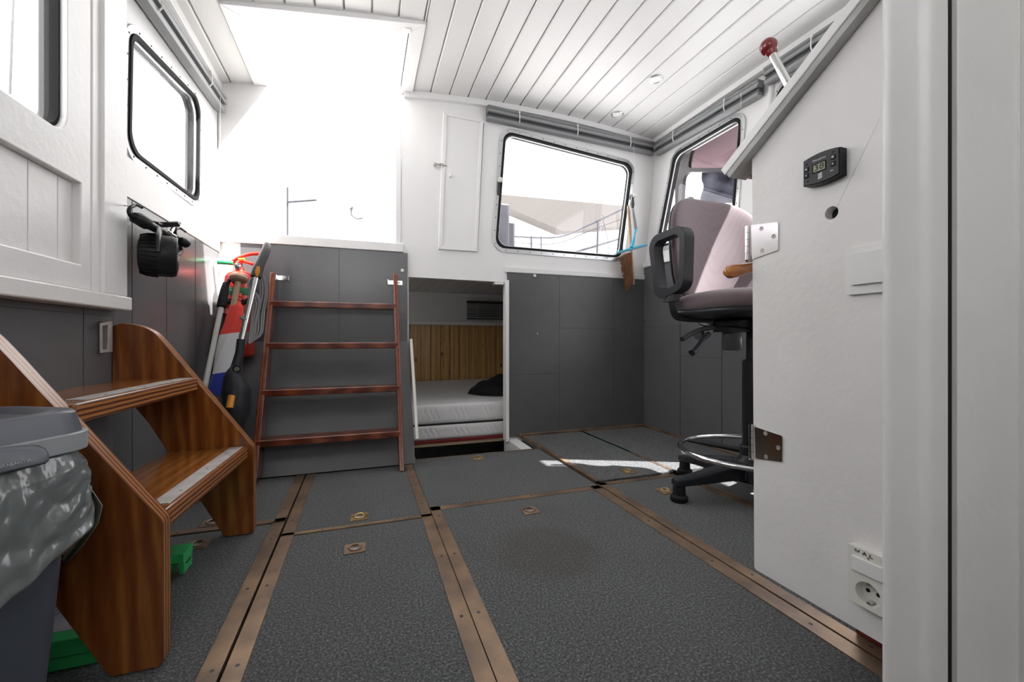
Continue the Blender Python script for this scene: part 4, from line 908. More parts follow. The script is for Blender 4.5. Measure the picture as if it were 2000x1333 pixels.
# front face with moulded waves
def quilt(z0, z1, yf):
    bm = nb(); x0, x1 = -.5, 1.55; nx = 300; nz = 20; y1 = 4.15
    def dy(x, t):
        r = .012*(1-(abs(2*t-1))**6)
        w = 0
        for g in range(12):
            for h in range(3):
                cx = x0+.1+g*.19+h*.032+.012*math.sin(t*2*PI)
                w += math.exp(-((x-cx)/.006)**2)
        return r-.0035*w*math.sin(PI*t)**.5
    G = [[bm.verts.new((x0+(x1-x0)*i/nx, yf+.012-dy(x0+(x1-x0)*i/nx, j/nz), z0+(z1-z0)*j/nz)) for j in range(nz+1)] for i in range(nx+1)]
    for i in range(nx):
        for j in range(nz): bm.faces.new((G[i][j], G[i+1][j], G[i+1][j+1], G[i][j+1]))
    B0 = [bm.verts.new((x0, y1, z0)), bm.verts.new((x1, y1, z0)), bm.verts.new((x1, y1, z1)), bm.verts.new((x0, y1, z1))]
    bm.faces.new([G[i][nz] for i in range(nx+1)]+[B0[2], B0[3]]); bm.faces.new([G[i][0] for i in range(nx, -1, -1)]+[B0[0], B0[1]])
    bm.faces.new(G[0][::-1]+[B0[3], B0[0]]) if False else None
    bm.faces.new([G[0][j] for j in range(nz+1)]+[B0[3], B0[0]]); bm.faces.new([G[nx][j] for j in range(nz, -1, -1)]+[B0[1], B0[2]]); bm.faces.new(B0)
    return bm
obj('upper_layer', quilt(.102, .222, YB+.062), 'mattress', mt); obj('lower_layer', quilt(.005, .094, YB+.062), 'mattress', mt)
bm = nb(); tube(bm, [(-.5, YB+.072, .098), (1.55, YB+.072, .098)], .0055, 8); box(bm, -.5, 1.55, YB+.075, 4.14, .0945, .1015); obj('piping', bm, 'piping', mt)
# black garment on the mattress
bm = nb(); bmesh.ops.create_icosphere(bm, subdivisions=5, radius=1); gcx = Vector((.99, 3.02, .215))
for v in bm.verts:
    p = v.co.copy(); k = 1+.22*noise.noise(p*1.6)+.10*noise.noise(p*4+Vector((3, 1, 2)))+.05*abs(noise.noise(p*9)); v.co = gcx+Vector((p.x*.235*k, p.y*.17*k, max(p.z, -.02)*.125*k+.012))
tag(obj('black_garment', bm, 'blackcloth'), 'crumpled black garment lying on the mattress', 'garment')
# aft cabin window with dark venetian blind
bm = nb(); y = 4.165; 
vb = thing('venetian_blind', 'dark venetian blind lowered over the aft cabin window', 'blind', (1.3, 4.15, .82))
X0, X1 = onY(912, 600, 4.15).x, 1.80
bm = nb(); box(bm, X0, X1, 4.13, 4.165, .985, 1.01); obj('head_rail', bm, 'blind_d', vb); bm = nb(); box(bm, X0, X1, 4.135, 4.16, .825, .838); obj('bottom_rail', bm, 'blind_d', vb)
bm = nb(); z = .85
while z < .985:
    A = [bm.verts.new(p) for p in ((X0, 4.138, z), (X1, 4.138, z), (X1, 4.160, z+.010), (X0, 4.160, z+.010))]; bm.faces.new(A); z += .0165
o = obj('slats', bm, M['maroon'] if False else 'darkgrey', vb); o.modifiers.new('s', 'SOLIDIFY').thickness = .001
bm = nb(); rod(bm, (X0+.10, 4.13, .99), (X0+.10, 4.13, .83), .0018); rod(bm, (X0+.34, 4.13, .99), (X0+.34, 4.13, .83), .0018); obj('ladder_cord', bm, 'plastic_w', vb)

# ================================================================== office chair
CX, CY = 1.465, 1.29
ch = thing('office_chair', 'tall mauve office chair with black loop armrests and chrome foot ring', 'chair', (CX, CY, 0))
a0 = math.atan2(.05, -.328)
for k in range(5):
    a = a0-2*PI*k/5; d = Vector((math.cos(a), math.sin(a), 0)); c = Vector((CX, CY, 0)); s_ = d.cross(Vector((0, 0, 1)))
    bm = nb(); L = .335; secs = [(.02, .070, .145, .034), (.10, .072, .135, .032), (.20, .066, .112, .027), (.30, .060, .093, .023), (L, .060, .088, .021)]
    R = []
    for (r, zb, zt, w) in secs:
        p = c+d*r; R.append([bm.verts.new(p+s_*x*w+Vector((0, 0, z))) for x, z in ((-1, zb), (1, zb), (1, zt-.010), (.65, zt), (-.65, zt), (-1, zt-.010))])
    for A, B in zip(R, R[1:]):
        for j in range(6): bm.faces.new((A[j], A[(j+1) % 6], B[(j+1) % 6], B[j]))
    bm.faces.new(R[0][::-1]); bm.faces.new(R[-1]); leg = obj('base_leg', bm, 'chairp', ch, bev=.004)
    bm = nb(); lathe(bm, c+d*(L-.022)+Vector((0, 0, .0)), (0, 0, 1), [(.030, 0), (.033, .004), (.033, .018), (.024, .026), (.023, .055), (.020, .062)], 24); obj('glide_foot', bm, 'rubber', leg)
bm = nb(); lathe(bm, (CX, CY, .062), (0, 0, 1), [(.055, 0), (.062, .01), (.058, .075), (.040, .095), (.034, .12)], 28); obj('base_hub', bm, 'chairp', ch)
bm = nb(); lathe(bm, (CX, CY, .12), (0, 0, 1), [(.0285, 0), (.0285, .42), (.024, .425), (.014, .43), (.014, .56)], 28); obj('gas_column', bm, 'black', ch)
bm = nb(); RZ = .178; tube(bm, [(CX+.262*math.cos(2*PI*k/72), CY+.262*math.sin(2*PI*k/72), RZ) for k in range(72)], .0105, 14, closed=True); fr = obj('foot_ring', bm, 'chrome', ch)
bm = nb()
for k in range(3):
    a = a0+PI*.35+2*PI*k/3; d = Vector((math.cos(a), math.sin(a), 0)); c = Vector((CX, CY, RZ)); tube(bm, [c+d*.03, c+d*.25], [.012, .008], 10)
lathe(bm, (CX, CY, RZ-.02), (0, 0, 1), [(.036, 0), (.038, .005), (.038, .04), (.034, .045)], 24); obj('ring_spokes', bm, 'black', fr)
# seat (rounded cushion), tray, mechanism
def cushion(bm, c, ax, ay, az, hx, hy, hz, p=3.2, bulge=.0, n=40, m=20, shape=None):
    rows = []
    for j in range(m+1):
        ph = -PI/2+PI*j/m; cz = math.copysign(abs(math.sin(ph))**.75, math.sin(ph)); rr = abs(math.cos(ph))**.42
        row = []
        for i in range(n):
            th = 2*PI*i/n; cx = math.copysign(abs(math.cos(th))**(2/p), math.cos(th)); cy = math.copysign(abs(math.sin(th))**(2/p), math.sin(th))
            X = cx*rr; Y = cy*rr; off = shape(X, Y, cz) if shape else Vector((0, 0, 0))
            row.append(bm.verts.new(c+ax*(X*hx+off.x)+ay*(Y*hy+off.y)+az*(cz*hz+off.z)))
        rows.append(row)
    for A, B in zip(rows, rows[1:]):
        for i in range(n): bm.faces.new((A[i], A[(i+1) % n], B[(i+1) % n], B[i]))
    bmesh.ops.remove_doubles(bm, verts=bm.verts, dist=1e-4); return bm
EX, EY, EZ = Vector((1, 0, 0)), Vector((0, 1, 0)), Vector((0, 0, 1))
SCX, SCY = 1.475, 1.315
bm = nb(); cushion(bm, Vector((SCX, SCY, .772)), EX, EY, EZ, .255, .235, .045, 3.4, shape=lambda X, Y, Z: Vector((0, 0, -.010*(X*X)*(Z > 0)+(.012 if Z > 0 else 0)*(1-Y*Y)))); obj('seat_cushion', bm, 'fabric', ch)
bm = nb(); cushion(bm, Vector((SCX, SCY, .735)), EX, EY, EZ, .250, .232, .026, 3.4); obj('seat_tray', bm, 'chairp', ch)
bm = nb(); box(bm, CX-.075, CX+.075, CY-.10, CY+.12, .665, .712); box(bm, CX-.13, CX+.03, CY-.07, CY+.05, .675, .705)
obj('tilt_mechanism', bm, 'black', ch, bev=.006)
bm = nb(); lathe(bm, (CX-.115, CY-.02, .585), (0, 0, 1), [(.030, 0), (.034, .006), (.034, .075), (.03, .085)], 20); obj('tension_housing', bm, 'darkgrey', ch)
bm = nb(); lathe(bm, (CX-.02, CY-.06, .632), (0, 0, 1), [(.03, 0), (.034, .006), (.034, .035)], 20); box(bm, CX-.17, CX-.03, CY-.06, CY+.02, .655, .675); obj('mechanism_cup', bm, 'blackg', ch, bev=.003)
def lever(pts, r):
    bm = nb(); pp = catmull([onY(*q) for q in pts], 5); tube(bm, pp, [r[0]+(r[1]-r[0])*k/(len(pp)-1) for k in range(len(pp))], 10); return obj('adjust_lever', bm, 'chairp', ch)
lever([(1395, 640, 1.27), (1370, 644, 1.27), (1350, 652, 1.26), (1332, 663, 1.25)], (.008, .0095))
lever([(1385, 652, 1.27), (1372, 664, 1.27), (1362, 678, 1.26), (1351, 690, 1.25)], (.010, .013))
bm = nb(); p = onY(1366, 654, 1.30); lathe(bm, p, (-1, -.2, 0), [(.018, -.008), (.021, 0), (.018, .012), (0, .013)], 12); obj('tension_knob', bm, 'darkgrey', ch)
# backrest: curved upholstered shell
BX, BY, BZ = 1.515, 1.560, 1.020
bx, bz = EX, Vector((0, .10, 1)).normalized(); by = bz.cross(bx)*-1
by = Vector((0, 1, -.10)).normalized()
bm = nb(); cushion(bm, Vector((BX, BY, BZ)), bx, bz, by, .265, .262, .034, 2.9, n=56, m=22, shape=lambda X, Y, Z: Vector((-.012*X*max(0, Y)**2, 0, -.075*X*X-.022*(1-Y*Y)*0))); obj('backrest', bm, 'fabric', ch)
bm = nb(); cushion(bm, Vector((BX, BY+.022, BZ)), bx, bz, by, .262, .259, .026, 2.9, n=56, m=22, shape=lambda X, Y, Z: Vector((-.012*X*max(0, Y)**2, 0, -.075*X*X))); obj('back_shell', bm, 'chairp', ch)
bm = nb(); tube(bm, catmull([(CX, CY+.10, .69), (CX+.02, CY+.27, .70), (CX+.04, CY+.375, .80), (CX+.05, CY+.385, 1.0)], 6), .02, 10, flat=.5); obj('back_post', bm, 'black', ch)
# loop armrests
def armrest(xc, sgn):
    P = [(1.525, 1.035), (1.500, 1.062), (1.345, 1.075), (1.322, 1.050), (1.335, .880), (1.350, .838), (1.470, .812), (1.515, .835), (1.535, .90)]
    outer = rpoly([(y, z) for y, z in ((1.555, 1.070), (1.325, 1.082), (1.335, .828), (1.505, .785))], .055, 8)
    inner = rpoly(inset([(y, z) for y, z in ((1.555, 1.070), (1.325, 1.082), (1.335, .828), (1.505, .785))], .030), .034, 8)
    bm = nb(); plate(bm, outer, [inner], -.024, .024, mX(xc)); o = obj('armrest', bm, 'chairp', ch, bev=.009, seg=3)
    bm = nb(); tube(bm, catmull([(xc, 1.43, .80), (xc, 1.425, .765), (xc+sgn*.01, 1.42, .728), (xc+sgn*.04, 1.41, .712), (xc+sgn*.16, 1.38, .706)], 5), [.019]*21, 8, flat=.5); obj('arm_support', bm, 'black', o)
    bm = nb(); box(bm, xc-.020, xc+.016, 1.400, 1.462, .782, .812)
    for yy in (1.417, 1.447): lathe(bm, (xc-.020, yy, .797), (-1, 0, 0), [(.007, 0), (.006, .003), (0, .0035)], 12)
    obj('arm_clamp', bm, 'darkgrey', o, bev=.003)
armrest(1.198, 1); armrest(1.76, -1)

# ================================================================== helm console
XP = .80
hc = thing('helm_console', 'white painted helm console side with sloping grey edged top', 'console', (.85, .5, .13))
z_b = .130
P = [(.694, z_b+.004), (.30, z_b+.004), (.30, 1.275), (.394, 1.222), (.700, 1.018)]
P = rpoly([(.694, z_b), (.30, z_b), (.30, 1.29), (.700, 1.022)], [.006, 0, 0, 0], 3)
hole_c = onX(1624, 416, XP); hole = [(hole_c.y+.0115*math.cos(2*PI*k/28), hole_c.z+.0115*math.sin(2*PI*k/28)) for k in range(28)]
bm = nb(); plate(bm, P, [hole], 0, .020, mX(XP)); sp = obj('side_panel', bm, 'white_dirty', hc, bev=.002)
bm = nb(); box(bm, XP+.019, XP+.022, hole_c.y-.03, hole_c.y+.03, hole_c.z-.03, hole_c.z+.03); obj('hole_back', bm, 'dark', hc)
# sloped top
sl = Vector((0, -.305, .205)).normalized(); sn = Vector((0, .205, .305)).normalized()
def slope(bm, x0, x1, a, b, o0, o1):
    base = Vector((0, .745, .992))
    A = [bm.verts.new(Vector((x, 0, 0))+base+sl*s+sn*o) for x, s, o in ((x0, a, o0), (x1, a, o0), (x1, b, o0), (x0, b, o0), (x0, a, o1), (x1, a, o1), (x1, b, o1), (x0, b, o1))]
    for f in ((0, 3, 2, 1), (4, 5, 6, 7), (0, 1, 5, 4), (1, 2, 6, 5), (2, 3, 7, 6), (3, 0, 4, 7)): bm.faces.new([A[i] for i in f])
    return bm
bm = slope(nb(), XP-.022, 1.86, 0.0, .56, .014, .034); obj('console_top', bm, 'white', hc, bev=.002)
bm = slope(nb(), XP-.020, XP+.03, 0.004, .56, .0, .0135); obj('edge_batten', bm, 'graywood', hc, bev=.001)['label'] = 'weathered grey batten under the top edge'
bm = nb(); box(bm, XP+.02, 1.86, .675, .690, .30, 1.00); obj('aft_panel', bm, 'white', hc, bev=.002)
# hinges
def hinge(pz, poly, flip):
    t = obj('hinge', None_bm(poly), 'steel', hc, bev=.0008); return t
def None_bm(poly):
    bm = nb(); plate(bm, poly, [], -.0025, -.0002, mX(XP)); return bm
def mk_hinge(c1, c2, c3, c4, kx, ky0, ky1, scr):
    P = [tuple(onX(px, py, XP-.002).yz) for px, py in (c1, c2, c3, c4)]
    h = obj('hinge', None_bm(rpoly(P, [.001, .004, .004, .001], 4)), 'steel', hc, bev=.0008)
    a = onX(kx, ky0, XP-.004); b = onX(kx, ky1, XP-.004); bm = nb(); n = 5
    for k in range(n):
        p = a.lerp(b, k/n); q = a.lerp(b, (k+.94)/n); rod(bm, (XP-.004, a.y, p.z), (XP-.004, a.y, q.z), .0052, n=14)
    lathe(bm, (XP-.004, a.y, b.z), (0, 0, -1), [(.004, 0), (.0048, .001), (.004, .003), (0, .0035)], 12)
    obj('hinge_knuckle', bm, 'steel', h)
    for (px, py) in scr:
        p = onX(px, py, XP-.0025); bm = nb(); lathe(bm, p, (-1, 0, 0), [(.0048, 0), (.0045, .0008), (.0032, .0004), (0, .0002)], 14); box(bm, p.x-.0011, p.x-.0003, p.y-.003, p.y+.003, p.z-.0004, p.z+.0004); obj('screw', bm, 'alu_worn', h)
mk_hinge((1467, 440), (1520, 434), (1520, 489), (1469, 507), 1460, 442, 509, ((1487, 447), (1511, 462), (1489, 490)))
mk_hinge((1474, 834), (1528, 852), (1528, 903), (1476, 896), 1467, 829, 896, ((1495, 847), (1520, 875), (1496, 893)))
# red and white tin on the floor behind the console foot
bm = nb(); c = onZ(1683, 1262, -.0); box(bm, .99, 1.03, .55, .61, .003, .04, 1); box(bm, .99, 1.03, .55, .61, .04, .09, 0)
tag(obj('red_white_carton', bm, ['paper', 'redboard'], bev=.002), 'red and white carton standing in the dark gap under the console', 'carton')
# ---- light switch
def rect(px0, py0, px1, py1, x): a = onX(px0, py0, x); b = onX(px1, py1, x); return a, b
y1, y0 = onX(1656, 500, XP).y, onX(1656, 500, XP).y-.083; zt, zb = onX(1656, 488, XP).z, onX(1660, 577, XP).z
sw = thing('light_switch', 'white rectangular light switch on the console beside the door post', 'light switch', (XP, (y0+y1)/2, zb))
bm = nb(); Pq = rpoly([(y1, zb), (y0, zb), (y0, zt), (y1, zt)], .006, 5); plate(bm, Pq, [], 0, -.007, mX(XP)); obj('frame', bm, 'plastic_w', sw, bev=.003, seg=3)
bm = nb(); Pq = rpoly([(y1-.010, zb+.016), (y0+.010, zb+.016), (y0+.010, zt-.011), (y1-.010, zt-.011)], .002, 3); plate(bm, Pq, [], -.0068, -.0125, mX(XP)); obj('rocker', bm, 'plastic_w', sw, bev=.003, seg=3)
# ---- socket with rocker, hand lettering WAL
Y1 = onX(1669, 1100, XP).y; zt = onX(1669, 1058, XP).z; zb = onX(1669, 1167, XP).z; Y0 = Y1-.078
sk = thing('power_socket', 'cream switched power socket low on the console, marked by hand', 'socket', (XP, (Y0+Y1)/2, zb))
T_ = .018; cy = (Y1+Y0)/2; H_ = zt-zb; r = .0185; czz = zb+.026; cyy = Y1-.031
cir = [(cyy+r*math.cos(2*PI*k/36), czz+r*math.sin(2*PI*k/36)) for k in range(36)]
bm = nb(); plate(bm, rpoly([(Y1, zb), (Y0, zb), (Y0, zt), (Y1, zt)], .003, 3), [cir], 0, -T_, mX(XP)); obj('housing', bm, 'plastic_c', sk, bev=.0015)
bm = nb(); lathe(bm, (XP-.001, cyy, czz), (-1, 0, 0), [(r-.0002, T_-.003), (r-.001, 0.003), (0, .003)], 36, cap=False); obj('socket_well', bm, 'plastic_c', sk)
bm = nb(); lathe(bm, (XP-.0045, cyy+.0075, czz), (-1, 0, 0), [(.0032, 0), (.0032, .0006), (0, .0007)], 14); lathe(bm, (XP-.0045, cyy-.0075, czz), (-1, 0, 0), [(.0032, 0), (.0032, .0006), (0, .0007)], 14); obj('pin_hole', bm, 'dark', sk)
for s in (1, -1): obj('earth_clip', box(nb(), XP-.0165, XP-.003, cyy-.003, cyy+.003, czz+s*.0155-.0018, czz+s*.0155+.0018), 'steel', sk)
bm = nb(); box(bm, XP-T_-.004, XP-T_+.001, Y1-.008-.046, Y1-.008, zt-.015-.025, zt-.015); obj('rocker', bm, 'plastic_w', sk, bev=.0015)
bm = nb(); lathe(bm, (XP-T_, Y1-.032, zt-.0115), (-1, 0, 0), [(.0022, 0), (.002, .0006), (0, .0008)], 12); obj('screw', bm, 'alu_worn', sk)
bm = nb(); xs = XP-T_+.0
def pen(pts): tube(bm, [Vector((xs-.0002-.012*0, Y1-.012-u, zt-.0035-v)) for u, v in pts], .0008, 5)
pen([(0, 0), (.0015, .004), (.003, .0015), (.0045, .0045), (.007, .000)])
pen([(.0115, .0052), (.0145, .000), (.017, .0052)]); pen([(.0125, .0035), (.0165, .0035)])
pen([(.0225, .000), (.0222, .0052), (.0262, .0055)])
obj('handwriting', bm, 'print_k', sk)
# ---- heater controller
ht = thing('heater_control', 'black heater control with small display on the console', 'heater control', tuple(onX(1618, 330, XP)))
a = onX(1581, 0, XP).y; b = onX(1654, 0, XP).y; zmid = (onX(1581, 342, XP).z+onX(1581, 314, XP).z)/2; zm = onX(1618, 328, XP).z
zl = [onX(1582, 316, XP).z, onX(1582, 362, XP).z]; zr = [onX(1655, 291, XP).z, onX(1657, 347, XP).z]
W_ = a-b; hh = .5*((zl[0]-zl[1])+(zr[0]-zr[1]))/2; cz_ = (sum(zl)+sum(zr))/4; cy_ = (a+b)/2
def hout(sy, sz):
    out = []
    for k in range(9): t = -1+2*k/8; out.append((cy_-t*W_/2*sy, cz_+(hh+.0045*(1-t*t))*sz))
    for k in range(9): t = 1-2*k/8; out.append((cy_-t*W_/2*sy, cz_-(hh+.0045*(1-t*t))*sz))
    return out
bm = nb(); plate(bm, hout(1, 1), [], 0, -.016, mX(XP)); obj('case', bm, 'black', ht, bev=.002)
bm = nb(); plate(bm, hout(.94, .92), [], -.0155, -.0185, mX(XP)); obj('front', bm, 'darkgrey', ht, bev=.001)
XF = XP-.0186
def HP(u, v, w): return Vector((XF-w, cy_-u, cz_+v))     # u to the viewer's right
def hbox(name, u0, u1, v0, v1, w0, w1, m, par): 
    bm = nb(); A = [HP(u, v, w) for w in (w0, w1) for u, v in ((u0, v0), (u1, v0), (u1, v1), (u0, v1))]; vs = [bm.verts.new(p) for p in A]
    for f in ((0, 3, 2, 1), (4, 5, 6, 7), (0, 1, 5, 4), (1, 2, 6, 5), (2, 3, 7, 6), (3, 0, 4, 7)): bm.faces.new([vs[i] for i in f])
    return obj(name, bm, m, par, bev=.0004)
W2 = W_/2
ds = hbox('display', -.45*W2, .33*W2, -.30*hh, .42*hh, -.0005, .0006, 'blackg', ht); hbox('lcd', -.36*W2, .26*W2, -.22*hh, .34*hh, .0, .0009, 'lcd', ds)
obj('digits', text_bm('38', hh*.62, lambda u, v, w: HP(-.05*W2+u*1.25, .06*hh+v, .0009+w), .0002, bold=.0001), 'print_k', ds, smooth=False)
for su, sv in ((-.76, .22), (-.76, -.26), (.68, .42), (.68, -.08)):
    bt = hbox('button', su*W2-.12*W2, su*W2+.12*W2, sv*hh-.17*hh, sv*hh+.17*hh, 0, .0016, 'black', ht)
    bm = nb(); s = .05*W2
    if sv < 0: plate(bm, [(-s, s*.6), (s, s*.6), (0, -s)] if su < 0 else [(-s, -s*.6), (s, -s*.6), (0, s)], [], .0016, .0018, lambda u, v, w: HP(su*W2+u, sv*hh+v, w))
    else: plate(bm, [(-s, -s), (s, -s), (s, s), (-s, s)], [[(-s*.4, -s*.4), (s*.4, -s*.4), (s*.4, s*.4), (-s*.4, s*.4)]], .0016, .0018, lambda u, v, w: HP(su*W2+u, sv*hh+v, w))
    obj('button_symbol', bm, 'print_w', bt, smooth=False)
for su, sv in ((-.76, .62), (-.70, -.72), (.66, .80)):
    bm = nb(); lathe(bm, HP(su*W2, sv*hh, 0), (-1, 0, 0), [(.0022, 0), (.002, .0004), (0, .0005)], 12); obj('indicator', bm, 'black', ht)
obj('maker_text', text_bm('Eberspächer', hh*.20, lambda u, v, w: HP(-.06*W2+u, .68*hh+v, w), .0002), 'print_w', ht, smooth=False)
obj('type_text', text_bm('801', hh*.18, lambda u, v, w: HP(.62*W2+u, -.55*hh+v, w), .0002), 'print_w', ht, smooth=False)
bm = nb()
for k in range(4):
    v0 = -.45*hh-k*.115*hh; plate(bm, [(-.12*W2, v0), (.10*W2, v0+.07*hh), (.10*W2, v0+.0*hh), (-.12*W2, v0-.07*hh)], [], 0, .0002, HP)
obj('logo_bars', bm, 'print_w', ht, smooth=False)
# ---- throttle lever
lv = thing('throttle_lever', 'chrome throttle lever with a dark red ball knob above the console', 'lever', (.85, .62, 1.07))
K0 = onY(1504, 97, .672); B0 = onY(1548, 180, .635); bm = nb(); dn = (B0-K0).normalized()
lo = B0+dn*.02; rod(bm, K0, B0, .0070, .0085); tube(bm, catmull([B0, lo, lo+Vector((-.004, .010, -.03))], 4), .009, 12); obj('lever_rod', bm, 'chrome', lv)
bm = nb(); bmesh.ops.create_uvsphere(bm, u_segments=28, v_segments=18, radius=.0175); bmesh.ops.translate(bm, verts=bm.verts, vec=K0-dn*.008); lathe(bm, K0+dn*.014, -dn, [(.0085, 0), (.011, .006), (.012, .012)], 20); obj('ball_knob', bm, 'knobred', lv)
bm = nb(); q = onY(1540, 186, .64); q2 = q+Vector((.0, .012, -.045)); tube(bm, [q+Vector((.006, 0, .0)), q2, q2+Vector((0, 0, -.03))], [.012, .016, .02], 16); obj('lever_base', bm, 'chrome', lv)
# ---- steering wheel on the aft face of the console
wx, wy, wz = 1.02, .735, .832
sw2 = thing('steering_wheel', 'varnished wooden spoked steering wheel mostly hidden behind the console', 'steering wheel', (wx, .70, wz))
bm = nb(); tube(bm, [(wx+.155*math.cos(2*PI*k/48), wy, wz+.155*math.sin(2*PI*k/48)) for k in range(48)], .013, 12, closed=True); obj('rim', bm, 'wheelwood', sw2)
bm = nb(); lathe(bm, (wx, .692, wz), (0, 1, 0), [(.03, 0), (.03, .02), (.042, .03), (.042, .06), (.02, .066)], 24); obj('hub', bm, 'brassy', sw2)
for k in range(6):
    a = math.radians(192+60*k); d = Vector((math.cos(a), 0, math.sin(a))); c = Vector((wx, wy, wz))
    bm = nb(); lathe(bm, c, d, [(.010, .03), (.011, .08), (.013, .11), (.010, .14), (.011, .165), (.012, .19), (.0135, .215), (.0155, .235), (.0145, .252), (.008, .262), (0, .264)], 18); obj('spoke', bm, 'wheelwood', sw2)

# ================================================================== outside, seen through the windows
bm = nb(); box(bm, -6, 8, YB+1.9, 14, .95, 1.0); box(bm, -1.2, 2.3, YB+.06, YB+1.9, 1.135, 1.17)
struct('deck_outside', bm, 'deck', smooth=False)
def out(name, bm, m, label, cat, **k): return tag(obj(name, bm, m, **k), label, cat)
# crate stack left in the aft window
bm = nb(); a = onY(964, 400, 3.6); b = onY(1005, 500, 3.6); box(bm, a.x-.1, onY(996, 0, 3.6).x, 3.6, 3.95, 1.172, onY(990, 397, 3.6).z); box(bm, a.x-.1, onY(1008, 0, 3.6).x, 3.62, 3.95, 1.172, onY(990, 430, 3.6).z)
out('crate_stack', bm, 'outdark', 'dark plastic crates standing outside the aft window', 'crate', bev=.02)
bm = nb(); tube(bm, catmull([onY(1004, 462, 4.6), onY(1090, 463, 4.6), onY(1150, 440, 4.5), onY(1230, 402, 4.3)], 6), .013, 10); tube(bm, catmull([onY(1004, 474, 4.6), onY(1085, 476, 4.6), onY(1150, 452, 4.5), onY(1230, 422, 4.3)], 6), .006, 8)
rod(bm, onY(1168, 430, 4.45), onY(1166, 510, 4.45), .012); rod(bm, onY(1038, 462, 4.6), onY(1038, 510, 4.6), .012); rod(bm, onY(1057, 462, 4.6), onY(1057, 510, 4.6), .008)
tube(bm, [onY(1100, 500, 4.6), onY(1160, 482, 4.5), onY(1225, 462, 4.4)], .015, 10)
for p in (1038, 1057, 1168):
    q = onY(p, 508, 4.6 if p < 1100 else 4.45); rod(bm, q, (q.x, q.y, 1.0), .012 if p != 1057 else .008)
out('deck_railing', bm, 'outrail', 'pale metal deck railing outside the aft window', 'railing')
bm = nb(); q = onY(1176, 424, 4.28); tube(bm, catmull([q+Vector((-.01, 0, .03)), q+Vector((.02, 0, .0)), q+Vector((-.005, 0, -.02)), q+Vector((.02, 0, -.06)), onY(1187, 470, 4.3), onY(1190, 505, 4.3)], 6), .004, 6); tube(bm, catmull([onY(1180, 440, 4.28), onY(1175, 455, 4.3), onY(1179, 472, 4.3)], 5), .003, 6)
out('rope_hook', bm, 'outdark', 'dark cord with hook hanging from the railing outside', 'cord')
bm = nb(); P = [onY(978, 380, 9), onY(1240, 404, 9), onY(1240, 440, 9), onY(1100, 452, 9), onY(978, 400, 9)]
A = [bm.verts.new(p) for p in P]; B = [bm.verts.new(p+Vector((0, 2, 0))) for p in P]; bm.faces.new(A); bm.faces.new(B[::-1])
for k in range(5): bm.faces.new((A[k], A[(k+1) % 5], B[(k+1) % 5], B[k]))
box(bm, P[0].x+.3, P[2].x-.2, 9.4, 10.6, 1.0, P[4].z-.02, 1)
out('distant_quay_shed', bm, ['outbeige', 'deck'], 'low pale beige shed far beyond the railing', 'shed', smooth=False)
# companionway: hint of a dark edge and hardware on the white deck
bm = nb(); p = onY(561, 372, 3.0); q = onY(561, 445, 3.0); box(bm, p.x-.004, p.x+.006, 3.0, 3.02, 1.17, p.z+.02); tube(bm, [onY(563, 395, 3.0), onY(618, 391, 3.0)], .008, 8)
out('deck_stay', bm, 'outrail', 'thin dark stay and rail seen in the bright companionway', 'stay')
bm = nb(); p = onY(683, 410, 3.3); tube(bm, catmull([p, p+Vector((.02, 0, .02)), p+Vector((.01, 0, -.03)), p+Vector((.05, 0, -.06)), p+Vector((.09, 0, -.05))], 5), .006, 8); rod(bm, p, (p.x, p.y, 1.17), .006, mi=1); out('deck_cleat', bm, ['outrail', 'deck'], 'small metal fitting on the bright deck outside the companionway', 'cleat')
# port side outside
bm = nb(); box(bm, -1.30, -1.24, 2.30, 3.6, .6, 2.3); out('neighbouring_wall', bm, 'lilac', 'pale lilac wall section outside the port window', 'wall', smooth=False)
bm = nb(); lx = -1.238; p = onX(366, 310, lx); box(bm, lx, lx+.01, p.y-.03, p.y+.03, p.z-.07, p.z+.07); box(bm, lx+.01, lx+.016, p.y-.025, p.y+.05, p.z+.05, p.z+.06); lathe(bm, (lx+.01, p.y, p.z-.005), (1, 0, 0), [(.012, 0), (.011, .012), (0, .014)], 16)
obj('lock_plate', bm, 'plastic_w', bpy.data.objects['neighbouring_wall'], bev=.002)
bm = nb(); box(bm, -.86, -.80, 1.555, 1.64, 1.0, 2.1); out('outside_post', bm, 'tan', 'tan wooden post just outside the port door window', 'post')
p = onX(27, 190, -.74); cordline('door_cord', [(-.74, p.y-.01, 1.80), (-.74, p.y, 1.5), (-.74, p.y-.012, p.z)], .0025, 'thin grey cord behind the port door glass', 'cord')
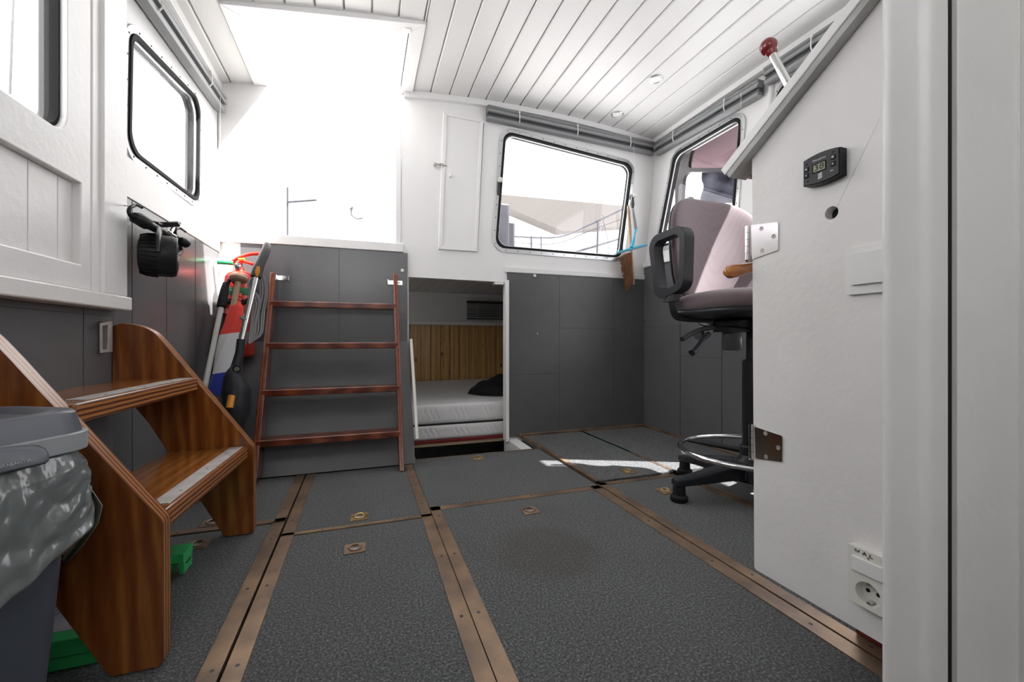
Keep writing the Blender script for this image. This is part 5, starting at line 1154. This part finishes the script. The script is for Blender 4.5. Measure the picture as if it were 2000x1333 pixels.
# starboard outside: maroon framed tinted screen, hanging cloth, dark fittings
XS = 2.35
ts = thing('tinted_screen', 'maroon framed pink tinted screen outside the starboard window', 'screen', (XS, 2.3, 1.2))
def sx(px, py, x=XS): q = onX(px, py, x); return (q.y, q.z)
bm = nb(); fo = [sx(1318, 235), sx(1500, 130), sx(1500, 340), sx(1318, 330)]
ho = rpoly([sx(1343, 328), sx(1350, 290), sx(1520, 190), sx(1520, 328)], [.03, .08, .0, .0], 6)
ho2 = rpoly([sx(1330, 440), sx(1340, 336), sx(1372, 333), sx(1520, 333), sx(1520, 440)], [0, .04, 0, 0, 0], 6)
plate(bm, [sx(1318, 480), sx(1318, 190), sx(1530, 50), sx(1530, 480)], [ho, rpoly([sx(1327, 474), sx(1335, 336), sx(1522, 336), sx(1522, 474)], [0, .05, 0, 0], 6)], 0, .03, mX(XS)); obj('screen_frame', bm, 'maroon', ts, smooth=False)
bm = nb(); plate(bm, [sx(1322, 332), sx(1322, 250), sx(1528, 130), sx(1528, 332)], [], .012, .016, mX(XS)); obj('tinted_sheet', bm, 'pinkglass', ts, smooth=False)
bm = nb(); n = 24; G = []
for i in range(n+1):
    for_y = []; s = i/n
    for j in range(n+1):
        t = j/n; q = onX(1373+88*s-3*math.sin(t*9), 332+65*t, XS+.10+.025*math.sin(s*11+t*4)+.02*noise.noise(Vector((s*4, t*4, 0)))); for_y.append(bm.verts.new(q))
    G.append(for_y)
for i in range(n):
    for j in range(n): bm.faces.new((G[i][j], G[i+1][j], G[i+1][j+1], G[i][j+1]))
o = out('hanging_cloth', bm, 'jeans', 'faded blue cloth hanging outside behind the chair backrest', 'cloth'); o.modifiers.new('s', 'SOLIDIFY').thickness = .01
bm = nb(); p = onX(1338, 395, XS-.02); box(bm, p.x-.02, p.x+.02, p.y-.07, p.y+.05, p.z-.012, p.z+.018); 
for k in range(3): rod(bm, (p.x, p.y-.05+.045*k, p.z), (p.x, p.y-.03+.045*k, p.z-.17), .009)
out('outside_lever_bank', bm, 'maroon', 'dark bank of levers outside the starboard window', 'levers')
# pillar board at the starboard side between the two windows
bm = nb(); tube(bm, [(1.935, 1.625, 1.17), (2.0, 1.625, 2.0)], .018, 14); struct('trim_15', bm, 'white')
bm = nb(); box(bm, 2.03, 2.75, -.3, 1.10, 2.06, 2.10); struct('sun_blocker_fore', bm, 'white')  # overhang board added outside to block high sun at the forward part
bm = nb(); box(bm, 2.03, 2.75, 1.60, 2.75, 2.06, 2.10); struct('sun_blocker_aft', bm, 'white')  # second added board, blocks sun aft; the gap between them shapes the sun patch
